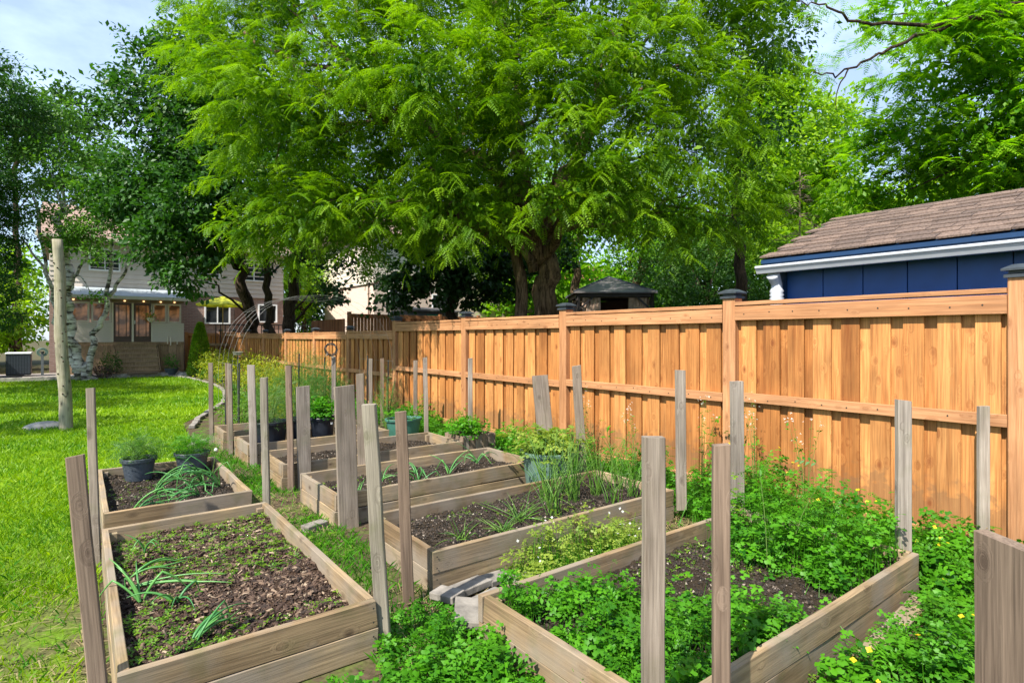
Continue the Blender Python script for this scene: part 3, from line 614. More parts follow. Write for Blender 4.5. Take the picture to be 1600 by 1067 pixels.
# ================================================================== STAKES (driven in beside the beds)
STK = [  # base, top, width, thickness, facing angle, material, label
 ((0.085, 2.69, -0.1), (-0.015, 2.80, 1.135), .060, .036, 5, 'stakebrown', 'thick brown stake at the near left corner of the big left bed'),
 ((0.10, 4.90, -0.1), (0.06, 4.98, 1.24), .052, .030, 15, 'stake', 'thin grey stake leaning behind the thick brown stake at the lawn edge'),
 ((1.235, 4.98, -0.1), (1.20, 4.94, 1.265), .055, .038, 30, 'stakepale', 'slim pale stake at the far right corner of the mulch bed'),
 ((1.25, 2.72, -0.1), (1.16, 2.72, 1.26), .068, .045, 35, 'stakepale', 'leaning pale stake at the near right corner of the mulch bed'),
 ((1.80, 4.63, -0.1), (1.75, 4.62, 1.19), .165, .036, 5, 'stake', 'wide grey board stake with two knots before the onion bed'),
 ((1.56, 3.06, -0.1), (1.50, 3.06, 1.16), .068, .038, 25, 'stakebrown', 'brown stake against the left end of the chive bed'),
 ((1.88, 6.08, -0.1), (1.86, 6.08, 1.08), .135, .036, 5, 'stake', 'wide short grey board stake before the bare soil bed'),
 ((1.74, 6.07, -0.1), (1.72, 6.09, 1.30), .060, .038, 25, 'stakebrown', 'slim reddish stake just left of the wide short board stake'),
 ((1.70, 7.45, -0.1), (1.66, 7.44, 1.255), .085, .038, 20, 'stake', 'stake at the left end of the black pot bed'),
 ((1.66, 8.67, -0.1), (1.63, 8.67, 1.235), .060, .038, 20, 'stakebrown', 'left one of the pair of close brown stakes near the far beds'),
 ((1.605, 8.30, -0.1), (1.585, 8.30, 1.236), .055, .038, 20, 'stake', 'right one of the pair of close brown stakes near the far beds'),
 ((1.57, 9.48, -0.1), (1.55, 9.46, 1.21), .060, .038, 20, 'stake', 'leftmost far grey stake standing at the lawn edge'),
 ((2.50, 6.04, -0.1), (2.47, 6.04, 1.19), .085, .038, 25, 'stake', 'grey stake standing directly behind the leaning pale stake'),
 ((3.42, 9.50, -0.1), (3.42, 9.50, 1.27), .070, .038, 25, 'stake', 'far grey stake crowned by the dark twig wreath'),
 ((4.02, 9.36, -0.1), (4.02, 9.36, 1.22), .065, .038, 25, 'stake', 'far grey stake, first of two close ones before the fence'),
 ((4.33, 9.57, -0.1), (4.33, 9.57, 1.21), .065, .038, 25, 'stakebrown', 'far brown stake, second of two close ones before the fence'),
 ((4.49, 8.60, -0.1), (4.49, 8.60, 1.20), .068, .038, 25, 'stake', 'grey stake just behind the oval green planter'),
 ((4.13, 7.55, -0.1), (4.10, 7.55, 1.29), .065, .038, 25, 'stake', 'grey stake just right of the oval green planter'),
 ((4.48, 6.90, -0.1), (4.48, 6.90, 1.29), .062, .038, 20, 'stake', 'grey stake behind the small square wooden planter'),
 ((4.52, 5.22, -0.1), (4.46, 5.32, 1.13), .195, .034, 25, 'stake', 'wide pale board leaning behind the round green pot'),
 ((4.19, 4.28, -0.1), (4.08, 4.28, 1.30), .090, .038, 30, 'stake', 'leaning grey stake right behind the round green pot'),
 ((4.16, 3.05, 0.10), (4.14, 3.05, 1.31), .085, .038, 30, 'stake', 'grey stake at the right end of the chive bed'),
 ((4.13, 2.50, -0.1), (4.11, 2.50, 1.25), .100, .040, 30, 'stake', 'broad grey stake behind the far right corner of the weedy bed'),
 ((1.575, 1.27, -0.1), (1.575, 1.27, 1.255), .074, .042, 34, 'stake', 'tall thick grey stake in the middle foreground'),
 ((1.90, 1.215, -0.1), (1.895, 1.215, 1.20), .060, .045, 46, 'stakebrown', 'rough brown stake in front of the weedy bed, right of centre'),
 ((4.13, 1.37, -0.1), (4.13, 1.37, 1.20), .082, .045, 42, 'stake', 'grey stake at the near right corner of the weedy bed'),
 ((4.98, 1.17, -0.1), (4.98, 1.17, 1.12), .066, .038, 45, 'stake', 'dark grey stake close to the fence near the last post'),
 ((1.985, 0.415, -0.1), (1.94, 0.41, 1.065), .150, .042, -58, 'stakebrown', 'very near wide brown board at the right edge'),
]
for i, (p, q, w, th, ang, mk, lab) in enumerate(STK):
    o = beam('wooden_stake', p, q, w, th, M[mk], None, wdir=(math.cos(R(ang)), -math.sin(R(ang)), 0), key=i+1, ch=0.004)
    tag(o, lab, 'stake', 'wooden stakes around the beds')
for i, (x, y, h, lab) in enumerate([(1.91, 10.31, 1.17, 'leftmost thin black metal stake by the lawn'), (1.98, 9.67, 1.19, 'second thin black metal stake by the lawn'),
    (2.87, 9.60, 1.32, 'black metal stake in the tall feathery plant'), (3.60, 10.5, 1.22, 'black metal stake behind the black pots'),
    (4.27, 10.1, 1.25, 'black metal stake between the far grey stakes'), (4.58, 9.87, 1.17, 'rightmost black metal stake before the fence')]):
    b = Bag(); b.tube([(x, y, -0.1), (x, y, h*0.5), (x+0.01, y, h)], [0.014, 0.014, 0.012], 6)
    tag(b.obj('metal_stake', M['metal_dark'], None, (x, y, 0)), lab, 'garden stake', 'black metal garden stakes')
# wire trellis arched over the far beds
tr = root('wire_trellis', (3.2, 10.4, 0), 'arched wire mesh trellis over the far garden beds', 'trellis')
arc = []
for k in range(15):
    a = math.pi*(1-k/14); c_, s_ = math.cos(a), math.sin(a); arc.append((3.25+1.30*math.copysign(abs(c_)**.8, c_), 1.15+1.15*abs(s_)**1.05))
arc = [(1.95, 0.30), (1.95, 0.62)]+arc+[(4.55, 0.62), (4.55, 0.30)]
b = Bag()
for k in range(5):
    y = 9.62+k*0.38; b.tube([(x, y, z) for x, z in arc], 0.0018, 4)
b.obj('arch_wire', M['wire'], tr, (3.2, 10.4, 0))
b = Bag()
for x, z in arc[::2]: b.tube([(x, 9.62, z), (x, 11.14, z)], 0.0016, 4)
b.obj('cross_wire', M['wire'], tr, (3.2, 10.4, 0))
# wreath
b = Bag()
for j in range(4):
    P = []
    for k in range(25):
        a = 2*math.pi*k/24; rr_ = 0.095+0.014*math.sin(3*a+j*1.7)+random.uniform(-.004, .004)
        P.append((3.36+rr_*math.cos(a)*0.85, 9.46+rr_*math.cos(a)*-0.5+0.012*math.sin(5*a+j), 1.385+rr_*math.sin(a)+random.uniform(-.004, .004)))
    b.tube(P, 0.006, 5)
for k in range(14):
    a = random.uniform(3.6, 5.6); x, y, z = 3.36+0.09*math.cos(a), 9.45, 1.385+0.1*math.sin(a); b.tube([(x, y, z), (x+random.uniform(-.05, .05), y, z+random.uniform(-.05, .04))], [0.008, 0.003], 4)
tag(b.obj('wreath', M['metal_dark'], None, (3.42, 9.5, 1.28)), 'dark twisted twig wreath hanging on top of a far stake', 'wreath')

# utility pole and rock
pl = root('utility_pole', (-0.19, 12.39, 0), 'short weathered log pole standing alone on the lawn', 'pole')
pz = np.linspace(-0.2, 3.25, 22); P = [(-0.19-0.035*z+0.012*math.sin(z*3), 12.39, z) for z in pz]
Vt, Ft = tube_arrays(P, [0.100-0.008*z for z in pz], 20); Vt = Vt+rng.normal(size=Vt.shape)*0.0025; Ft = Ft+[tuple(range(len(Vt)-20, len(Vt)))]
link('shaft', mesh('shaft', Vt-np.array((-0.19, 12.39, 0)), Ft, True), M['pole'], pl, (-0.19, 12.39, 0))
for k in range(26):
    z = random.uniform(0.3, 3.0); a = random.uniform(math.pi*0.9, math.pi*2.1); r_ = 0.100-0.008*z; x = -0.19-0.035*z+r_*math.cos(a); y = 12.39+r_*math.sin(a)
    bb = Bag(); bb.tube([(x, y, z), (x+0.018*math.cos(a), y+0.018*math.sin(a), z+0.004)], [0.014, 0.006], 6); bb.obj('branch_stub', M['barkdark'], pl, (x, y, z))
def rock(name, c, r, label, cat='rock', mat='stone', group=None, seed=0):
    import bmesh
    bm = bmesh.new(); bmesh.ops.create_icosphere(bm, subdivisions=3, radius=1); q = random.Random(seed); off = [Vector((q.uniform(-1, 1), q.uniform(-1, 1), q.uniform(-1, 1))) for _ in range(9)]
    for v in bm.verts:
        d = v.co.normalized(); s = 1+sum(0.09*max(0, d.dot(o.normalized()))**3*(1 if i % 2 else -1) for i, o in enumerate(off)); v.co = Vector((d.x*r[0]*s, d.y*r[1]*s, d.z*r[2]*s))
    me = bpy.data.meshes.new(name); bm.to_mesh(me); bm.free(); me.shade_smooth(); return tag(link(name, me, M[mat], None, c), label, cat, group)
rock('boulder', (-0.48, 12.85, 0.0), (0.30, 0.20, 0.13), 'flat pale boulder in the grass by the log pole', seed=2)
# paving stones between the two nearest right beds
stones = [(1.74, 2.93, 0.10, 0.16, 0.06, 20, 0.07), (1.92, 2.96, 0.22, 0.12, 0.06, 10, 0.06), (2.14, 2.98, 0.16, 0.11, 0.05, 5, 0.05), (1.95, 2.78, 0.20, 0.13, 0.05, 14, 0.045), (1.70, 2.64, 0.13, 0.25, 0.06, -32, 0.085), (2.12, 2.78, 0.17, 0.14, 0.06, -6, 0.03), (2.30, 2.86, 0.15, 0.15, 0.06, 4, 0.03)]
slab_lab = ['thick left-end paver against the chive bed corner', 'long flat paver along the chive bed wall', 'small paver farther along the chive bed wall', 'paver between the two beds, middle of the row', 'tilted paver lying loose at the weedy bed corner', 'flat paver partly under weeds beside the bed', 'last paver of the row disappearing under weeds']
for i, (x, y, w, d, h, a, z) in enumerate(stones):
    w, d, h = w*1.18, d*1.12, h*.7; o = box('paving_stone', (x-w/2, y-d/2, z-h/2), (x+w/2, y+d/2, z+h/2), M['paver'], ch=0.005); o.rotation_euler = (R(random.uniform(-4, 4)), R(7 if i == 4 else random.uniform(-4, 4)), R(a)); tag(o, slab_lab[i], 'paving stone', 'grey paving stones between the beds')
for i, (x, y, a) in enumerate([(1.42, 9.6, 10), (1.30, 9.35, 70), (1.55, 4.75, 20), (3.75, 2.75, 8), (3.5, 2.72, 0)]):
    o = box('brick_paver', (x-.1, y-.05, 0.0), (x+.1, y+.05, 0.06), M['paver'], ch=0.008); o.rotation_euler = (0, 0, R(a)); tag(o, ['grey brick lying at the lawn edge by the far bed', 'reddish grey brick end-on at the lawn edge', 'brick half buried in the path by the onion bed', 'brick in the gap near the fence end of the chive bed', 'second brick in the gap behind the weedy bed'][i], 'brick', 'loose bricks by the beds')
# low wooden step in the gap to the right of bed three's front
tag(beam('loose_board', (2.7, 1.14, 0.05), (3.9, 1.20, 0.07), 0.09, 0.035, M['bed'], None, wdir=(0, 1, 0.2)), 'old board lying along the foot of the weedy bed', 'board')

# ================================================================== POTS
def pot(name, x, y, z, r, h, mat, label, cat='pot', group=None, rim=0.012, sq=(1, 1), taper=0.78, sticker=False):
    t = root(name, (x, y, z), label, cat, group)
    prof = [(r*taper, 0), (r*(taper+(1-taper)*.5), h*.5), (r*0.985, h-0.035), (r+rim, h-0.033), (r+rim*1.2, h-0.004), (r+rim, h), (r-0.006, h), (r*0.93, h*0.85)]
    o = lathe('shell', prof, mat, t, (x, y, z)); o.scale = (sq[0], sq[1], 1)
    me = mesh('soil', [(r*.955*math.cos(k*math.pi/12), r*.955*math.sin(k*math.pi/12), 0) for k in range(24)], [tuple(range(24))]); s = link('soil', me, M['soil'], t, (x, y, z+h*0.86)); s.scale = (sq[0], sq[1], 1)
    return t
def fluff(name, c, rad, n, size, mat, label, cat, h=0.12, parent=None, tmpl=None, stems=8, group=None):
    """low leafy plant: stems out of one crown and compound leaves"""
    t = root(name, c, label, cat, group) if label else parent
    b = Bag(); 
    for k in range(stems):
        a = random.uniform(0, 6.28); e = (c[0]+rad*0.7*math.cos(a), c[1]+rad*0.7*math.sin(a), c[2]+h*random.uniform(.7, 1)); b.tube([c, ((c[0]+e[0])/2, (c[1]+e[1])/2, c[2]+h*.7), e], [.004, .003, .0015], 4)
    b.obj('stem', M['stem'], t, c)
    d = rng.normal(size=(n, 3))*np.array((rad*.5, rad*.5, h*.32)); P = np.array(c)+d+np.array((0, 0, h*.6)); P[:, 2] = np.maximum(P[:, 2], c[2]+.01)
    A = unit(d*np.array((1, 1, .3))+randdir(n)*rad*.5); N = unit(np.array((0, 0, 1.0))+randdir(n)*.5); tm = tmpl or t_lobed()
    leafobj('foliage', [scatter(tm[0], tm[1], P, A, N, size*(.6+.7*rng.random(n)), rng.random(n))], M[mat], t, loc=c, kind='stuff'); return t
GP = 'planted pots'
pot('plant_pot', 0.465, 6.74, 0.19, 0.145, 0.215, M['potgrey'], 'left one of two grey-blue pots in the left far bed', group=GP)
pot('plant_pot', 0.93, 6.74, 0.19, 0.155, 0.215, M['potgrey'], 'right one of two grey-blue pots in the left far bed', group=GP)
fluff('fennel_plant', (0.465, 6.74, 0.40), 0.17, 520, 0.085, 'feather', 'wispy green plant growing in the left grey-blue pot', 'plant', 0.17, tmpl=t_pinnate_s(5, .35, .08))
fluff('fennel_plant', (0.93, 6.74, 0.40), 0.19, 520, 0.08, 'herb', 'wispy green plant growing in the right grey-blue pot', 'plant', 0.14, tmpl=t_pinnate_s(5, .35, .08))
gp = pot('green_pot', 3.76, 4.35, 0.0, 0.265, 0.46, M['potgreen'], 'large round faded green pot between chive bed and onion bed', group=GP, rim=0.02, taper=0.80)
fluff('strawberry_plant', (3.76, 4.35, 0.41), 0.30, 420, 0.085, 'herbpale', 'pale green leafy plant overflowing the large round green pot', 'plant', 0.19)
b = Bag()   # pattern of the raised sprig on the pot
for k in range(11):
    a = R(196+k*6.5); z = 0.27+0.012*math.sin(k*1.9); r_ = 0.262*(0.80+0.2*z/0.46)+.002; b.tube([(3.76+r_*math.cos(a), 4.35+r_*math.sin(a), z-.012), (3.76+r_*math.cos(a+.03), 4.35+r_*math.sin(a+.03), z+.012)], [.006, .002], 5)
b.obj('sprig_relief', M['planter'], gp, (3.76, 4.35, 0))
pot('green_planter', 3.85, 7.75, 0.13, 0.27, 0.26, M['planter'], 'wide dark green oval planter at the end of the black pot bed', group=GP, sq=(1, .75), rim=0.016, taper=.85)
fluff('potted_herb', (3.82, 7.75, 0.36), 0.17, 90, 0.06, 'herb', 'small light green sprout in the wide green planter', 'plant', 0.16)
bp = pot('black_pot', 1.98, 7.86, 0.13, 0.225, 0.37, M['potblack'], 'left big black nursery pot filled with feathery green', group=GP, rim=.012)
fluff('feathery_plant', (1.98, 7.86, 0.46), 0.26, 700, 0.10, 'feather', 'dense feathery green plant in the left black pot', 'plant', 0.45, tmpl=t_pinnate_s(6, .3, .06), stems=14)
bp2 = pot('black_pot', 2.68, 7.88, 0.13, 0.165, 0.36, M['potblack'], 'right big black nursery pot with a small white sticker', group=GP, rim=.012)
box('sticker', (2.735, 7.713, 0.40), (2.765, 7.716, 0.43), M['sticker'], bp2)
fluff('bushy_herb', (2.68, 7.88, 0.46), 0.20, 300, 0.075, 'herb', 'bright green bushy herb in the stickered black pot', 'plant', 0.22)
pot('black_pot', 2.40, 8.12, 0.13, 0.15, 0.34, M['potblack'], 'black nursery pot half hidden between the two bigger ones', group=GP)
# square wooden planter
wb = root('wooden_planter', (4.12, 6.35, 0), 'small square weathered wooden planter against the greenery', 'planter')
for k in range(5):
    for s in (-1, 1):
        beam('plank', (3.92+k*.1, 6.35+s*.20, 0.0), (3.92+k*.1, 6.35+s*.20, .33), .096, .02, M['stake'], wb, wdir=(1, 0, 0)); beam('plank', (4.12+s*.245, 6.17+k*.09, 0.0), (4.12+s*.245, 6.17+k*.09, .33), .086, .02, M['stakebrown'], wb, wdir=(0, 1, 0))
box('soil', (3.89, 6.17, 0.0), (4.35, 6.53, 0.29), M['soil'], wb)
fluff('bushy_herb', (4.05, 6.30, 0.29), 0.22, 260, 0.075, 'herb', 'light green bushy herb in the square wooden planter', 'plant', 0.20)
# hanging bowl on a hook
hb = root('bird_bath', (2.66, 13.1, 0), 'small grey bowl on a thin pole among the yellow flowers', 'bird bath')
bb = Bag(); bb.tube([(2.66, 13.1, 0), (2.66, 13.1, 1.2)], .012, 6); bb.obj('pole', M['metal_dark'], hb, (2.66, 13.1, 0))
lathe('bowl', [(0.02, 0), (0.08, .02), (0.105, .075), (0.112, .08), (.10, .075), (.0, .03)], M['stone'], hb, (2.66, 13.1, 1.2), 20)

# ================================================================== ONIONS AND CHIVES
def blade(p, az, Lg, up, droop, r=.006, twist=0, kink=None, sides=5):
    """one hollow onion leaf: starts going up at angle `up`, droops along its length"""
    n = 9; P = [np.array(p, float)]; el = up; a = az
    for k in range(n):
        st = Lg/n; P.append(P[-1]+st*np.array((math.cos(el)*math.cos(a), math.cos(el)*math.sin(a), math.sin(el)))); el -= droop/n; a += twist/n
        if kink and k == kink: el -= 1.3
        if P[-1][2] < p[2]+.012: P[-1][2] = p[2]+.012; el = max(el, 0.02)
    rad = [r*.55]+[r*(1-0.85*(k/(n-1))**2) for k in range(n)]; return P, rad
def onion(c, n, Lg, label, up=(50, 85), droop=(0.6, 2.2), r=.006, azr=(0, 360), mat='onion', cat='onion plant', kinkp=.3, group='onions and chives in the beds', name='onion_plant', flower=False, basew=.015):
    t = root(name, c, label, cat, group)
    for k in range(n):
        a = R(random.uniform(*azr)); P, rad = blade((c[0]+random.uniform(-basew, basew), c[1]+random.uniform(-basew, basew), c[2]), a, Lg*random.uniform(.6, 1.1), R(random.uniform(*up)), random.uniform(*droop), r*random.uniform(.7, 1.15), random.uniform(-.5, .5), random.choice([3, 4, 5]) if random.random() < kinkp else None)
        Vb, Fb = tube_arrays(P, rad, 5); me = fmesh('leaf', Vb-np.array(c), np.array(Fb), np.full(len(Vb), random.random()), True); link('leaf', me, M[mat], t, c)
    if flower:
        bb = Bag(); bb.tube([c, (c[0]+.03, c[1]-.02, c[2]+.24)], .004, 5); bb.obj('stalk', M['stem'], t, c); lathe('flower_head', [(0.001, 0), (.014, .008), (.019, .02), (.013, .034), (.001, .042)], M['whitepetal'], t, (c[0]+.03, c[1]-.02, c[2]+.235), 10)
    return t
for (x, y, n, Lg, kw, lab) in [
    (0.24, 3.95, 5, .36, dict(azr=(-40, 40), up=(25, 60)), 'onion plant with a long leaf lying across the mulch'),
    (0.22, 3.80, 4, .52, dict(azr=(-28, -8), up=(6, 20), droop=(.1, .5), kinkp=0), 'long green onion leaves lying flat towards the middle of the mulch bed'),
    (0.26, 3.62, 6, .34, dict(azr=(-20, 150), up=(40, 75)), 'onion plant beside the left board of the mulch bed'),
    (0.34, 4.35, 4, .22, dict(up=(60, 85)), 'small upright onion near the back left of the mulch bed'),
    (0.40, 3.45, 5, .22, dict(up=(45, 80)), 'little onion in the middle left of the mulch bed'),
    (0.42, 2.98, 6, .34, dict(azr=(10, 70), up=(30, 55), kinkp=.8), 'onion with kinked leaves at the near end of the mulch bed')]:
    onion((x, y, float(hz1(np.array(x), np.array(y)))+.01), n, Lg, lab, r=.0075, **kw)
for (x, y, n, Lg, az, lab) in [(0.95, 6.2, 9, .62, (200, 270), 'onion clump fallen towards the front of the pot bed'), (1.05, 5.95, 8, .60, (180, 260), 'flattened onion clump at the right side of the pot bed'),
    (0.85, 5.75, 8, .55, (150, 240), 'onion clump lying over the dark soil, nearest the front board'), (0.55, 6.1, 7, .5, (-60, 60), 'thin onion leaves lying across the middle of the pot bed'), (0.72, 6.45, 5, .42, (0, 360), 'upright onion stalks between the two grey-blue pots'),
    (0.34, 5.55, 5, .42, (-20, 40), 'onion leaves lying at the front left corner of the pot bed'), (1.08, 6.5, 7, .5, (190, 300), 'onion with a round seed head near the right grey-blue pot')]:
    onion((x, y, float(hz2(np.array(x), np.array(y)))), n, Lg, lab, up=(25, 75), droop=(1.0, 2.2), azr=az, r=.0075, flower='seed head' in lab)
for (x, y, n, Lg, lab) in [(2.30, 5.1, 5, .30, 'onion left of the middle of the onion bed'), (2.62, 4.95, 6, .36, 'thick onion with a yellow leaf in the onion bed'), (2.50, 4.80, 4, .28, 'thin pale onion close to the front board of the onion bed'), (3.05, 5.1, 6, .34, 'onion with bent leaves in the right half of the onion bed'), (3.5, 5.25, 6, .36, 'onion with sprawling leaves near the right end of its bed'), (2.75, 5.25, 4, .26, 'small onion at the back of the onion bed'), (1.95, 4.85, 5, .22, 'tiny flattened onion behind the wide grey board')]:
    onion((x, y, float(hz5(np.array(x), np.array(y)))), n, Lg, lab, up=(35, 80), droop=(.6, 1.8), r=.007)
chv = [(2.65, 3.40, 14, .34, 'sprawling chive clump left of the middle of its bed'), (2.95, 3.35, 12, .42, 'leaning chive clump near the front board'), (3.10, 3.62, 16, .50, 'tall chive clump in the middle of the bed'), (3.30, 3.50, 16, .52, 'tall upright chive clump right of the middle'), (3.45, 3.75, 14, .50, 'tall chive clump near the back board'), (3.65, 3.55, 16, .52, 'chive clump in front of the grey leaning stake'), (3.80, 3.30, 14, .46, 'chive clump near the right end of the bed'), (3.95, 3.6, 10, .46, 'last chive clump against the right end board'), (2.10, 3.35, 8, .20, 'small chive sprout at the left end of the bed'), (2.4, 3.25, 12, .26, 'low flattened chive clump at the front board'), (3.52, 3.25, 10, .30, 'short chives at the foot of the tall clump')]
for i, (x, y, n, Lg, lab) in enumerate(chv):
    low = i in (0, 8, 9); onion((x, y, float(hz4(np.array(x), np.array(y)))), int(n*1.9), Lg*(1.0 if low else 1.25), lab, up=(20, 70) if low else (66, 90), droop=(.1, 1.0), r=.0034, mat='chive', kinkp=.10, name='chive_clump', cat='chives', basew=.03 if low else .055)
# ivy-like long stems on the fence and tall white flowered weeds
def weedstalk(c, h, n, label, white=True):
    t = root('flowering_weed', c, label, 'weed', 'tall thin flowering weeds'); b = Bag(); tips = []
    for k in range(n):
        a = random.uniform(0, 6.28); l = random.uniform(.02, .16); hh = h*random.uniform(.7, 1); e = (c[0]+l*math.cos(a), c[1]+l*math.sin(a), c[2]+hh); m_ = (c[0]+l*.3*math.cos(a)+random.uniform(-.03, .03), c[1]+l*.3*math.sin(a), c[2]+hh*.55)
        b.tube([c, m_, e], [.003, .0022, .001], 4); tips.append((m_, e))
    b.obj('stem', M['stem'], t, c); P = []; 
    for m_, e in tips:
        for k in range(9): u = random.random(); P.append([m_[i]*(1-u)+e[i]*u for i in range(3)])
    P = np.array(P); nn = len(P); A = unit(randdir(nn)*np.array((1, 1, .5))); N = unit(np.array((0, 0, 1.0))+randdir(nn)*.5)
    leafobj('foliage', [scatter(*t_leaf2(.35), P, A, N, .035*(.5+rng.random(nn)), rng.random(nn))], M['herb'], t, loc=c, kind='stuff')
    E = np.array([e for m_, e in tips for _ in range(4)]); E = E+rng.normal(size=E.shape)*.022; nn = len(E)
    leafobj('blossom', [scatter(*t_tri(), E, unit(randdir(nn)*np.array((1, 1, .2))), unit(np.array((-.4, -.4, 1.0))+randdir(nn)*.4), .011*(.7+.5*rng.random(nn)), rng.random(nn))], M['whitepetal'] if white else M['herbpale'], t, loc=c, kind='stuff')
for x, y, h, lab in [(4.35, 2.62, 1.18, 'tall white-flowered weed behind the broad grey stake'), (4.75, 3.25, 1.10, 'tall weed climbing the fence left of the broad stake'), (4.8, 2.75, 1.05, 'tall thin weed against the fence near its middle rail'), (4.6, 2.2, .98, 'white-flowered weed rising from the green thicket'), (4.8, 4.1, .85, 'thin weed by the fence right of the leaning stake'), (4.85, 5.0, 1.08, 'weed creeping over the fence rail near the second post')]:
    weedstalk((x, y, 0.0), h, 6, lab)
# ================================================================== GRASS AND GROUND COVER
def blades(name, x, y, z, h, w, mat, lean=0.5):
    n = len(x); a = rng.uniform(0, 2*np.pi, n); l = rng.normal(size=(n, 2))*lean*h[:, None]
    dx, dy = np.cos(a)*w/2, np.sin(a)*w/2; V = np.zeros((n, 4, 3))
    V[:, 0] = np.stack([x-dx, y-dy, z], 1); V[:, 1] = np.stack([x+dx, y+dy, z], 1)
    V[:, 2] = np.stack([x+dx*.7+l[:, 0]*.4, y+dy*.7+l[:, 1]*.4, z+h*.6], 1); V[:, 3] = np.stack([x+l[:, 0], y+l[:, 1], z+h], 1)
    F = (np.array([(0, 1, 2), (0, 2, 3)])[None]+(np.arange(n)*4)[:, None, None]).reshape(-1, 3)
    v = np.clip(0.5+0.38*field(x, y, 1.3, 4)+.22*field(x, y, 5.1, 8)+rng.normal(size=n)*.2, 0, 1)
    return V.reshape(-1, 3), F, np.repeat(v, 4)
def inpoly(x, y, P):
    r = np.zeros(len(x), bool); j = len(P)-1
    for i in range(len(P)):
        xi, yi = P[i]; xj, yj = P[j]; c = ((yi > y) != (yj > y)) & (x < (xj-xi)*(y-yi)/(yj-yi+1e-12)+xi); r ^= c; j = i
    return r
LP = LAWN
parts = []
for (y0, y1, x0, x1, dens, h, w) in ((1.8, 5, -2.6, 0.1, 4600, .042, .0055), (5, 8, -4.2, 1.2, 2300, .045, .008), (8, 13, -6, 2.4, 1000, .05, .012), (13, 26.5, -10, 3.5, 330, .055, .022)):
    n = int((y1-y0)*(x1-x0)*dens); x = rng.uniform(x0, x1, n); y = rng.uniform(y0, y1, n); k = inpoly(x, y, LP)
    k &= (field(x, y, 2.3, 1)+rng.normal(size=n)*.4) > (-1.2+.95*np.clip((x+1.3)/1.3, 0, 1)*np.clip((6-y)/2, 0, 1))
    x, y = x[k], y[k]; n = len(x); parts.append(blades('g', x, y, np.full(n, .004), h*(.5+rng.random(n)), w*(.7+.6*rng.random(n)), 'grass'))
leafobj('grass', parts, M['grass'], kind='stuff')
def avoid(x, y):
    k = np.ones(len(x), bool)
    for (a, b_, c, d) in ((0.12, 2.69, 1.19, 4.84), (0.14, 5.24, 1.18, 7.02), (1.64, 1.27, 4.08, 2.44), (1.73, 3.08, 4.09, 4.02), (1.70, 4.67, 3.90, 5.62), (1.67, 6.12, 3.86, 7.0), (1.64, 7.5, 3.5, 8.26), (1.59, 8.72, 3.5, 9.42)):
        k &= ~((x > a-.01) & (x < c+.01) & (y > b_-.01) & (y < d+.01))
    return k
# path grass between the rows of beds, straw at the lower left
n = 13000; x = rng.uniform(1.15, 1.75, n); y = rng.uniform(2.4, 9.8, n); k = avoid(x, y) & (field(x, y, 3, 2)+rng.normal(size=n)*.4 > .0); x, y = x[k], y[k]; n = len(x)
p1 = blades('g', x, y, np.zeros(n), .035+.05*rng.random(n), np.full(n, .0045), '')
n = 16000; x = rng.uniform(-.8, 5.1, n); y = rng.uniform(.2, 9.5, n); k = avoid(x, y) & ((x > 1.6) | (x < .15)) & (field(x, y, 3, 6)+rng.normal(size=n)*.4 > .0); x, y = x[k], y[k]; n = len(x)
p2 = blades('g', x, y, np.zeros(n), .03+.05*rng.random(n), np.full(n, .005), '')
leafobj('path_grass', [p1, p2], M['herb'], kind='stuff')
n = 9000; x = np.concatenate([rng.uniform(-1.5, .3, n//2), rng.uniform(1.2, 1.7, n//4), rng.uniform(1.6, 4.2, n//4)]); y = np.concatenate([rng.uniform(2.3, 5.5, n//2), rng.uniform(1.9, 9, n//4), rng.uniform(2.44, 3.08, n//4)]); n = len(x)
k = avoid(x, y) & (field(x, y, 2.6, 3)+rng.normal(size=n)*.3 > np.where(x < .3, .35-.3*(y < 3.6), .0)); x, y = x[k], y[k]; n = len(x)
P = np.stack([x, y, .01+.025*rng.random(n)], 1); A = unit(rng.normal(size=(n, 3))*np.array((1, 1, .15))); tV = np.array([(-.03, 0, 0), (.03, 0, 0), (.03, 1, .02), (-.03, 1, .02)])
leafobj('straw', [scatter(tV, np.array([(0, 1, 2, 3)]), P, A, np.tile((0, 0, 1.0), (n, 1)), .03+.07*rng.random(n), rng.random(n))], M['drygrass'], kind='stuff')
# clover-like small weeds on the paths
n = 9000; x = rng.uniform(-.7, 5.1, n); y = rng.uniform(.6, 10, n); k = avoid(x, y) & (field(x, y, 2.5, 9)+rng.normal(size=n)*.4 > .1); x, y = x[k], y[k]; n = len(x); tm = t_tri()
leafobj('small_weeds', [scatter(tm[0], tm[1], np.stack([x, y, .015+.03*rng.random(n)], 1), unit(rng.normal(size=(n, 3))*np.array((1, 1, .1))), unit(np.array((0, 0, 1.0))+randdir(n)*.4), .02*(.5+rng.random(n)), rng.random(n))], M['weed'], kind='stuff')

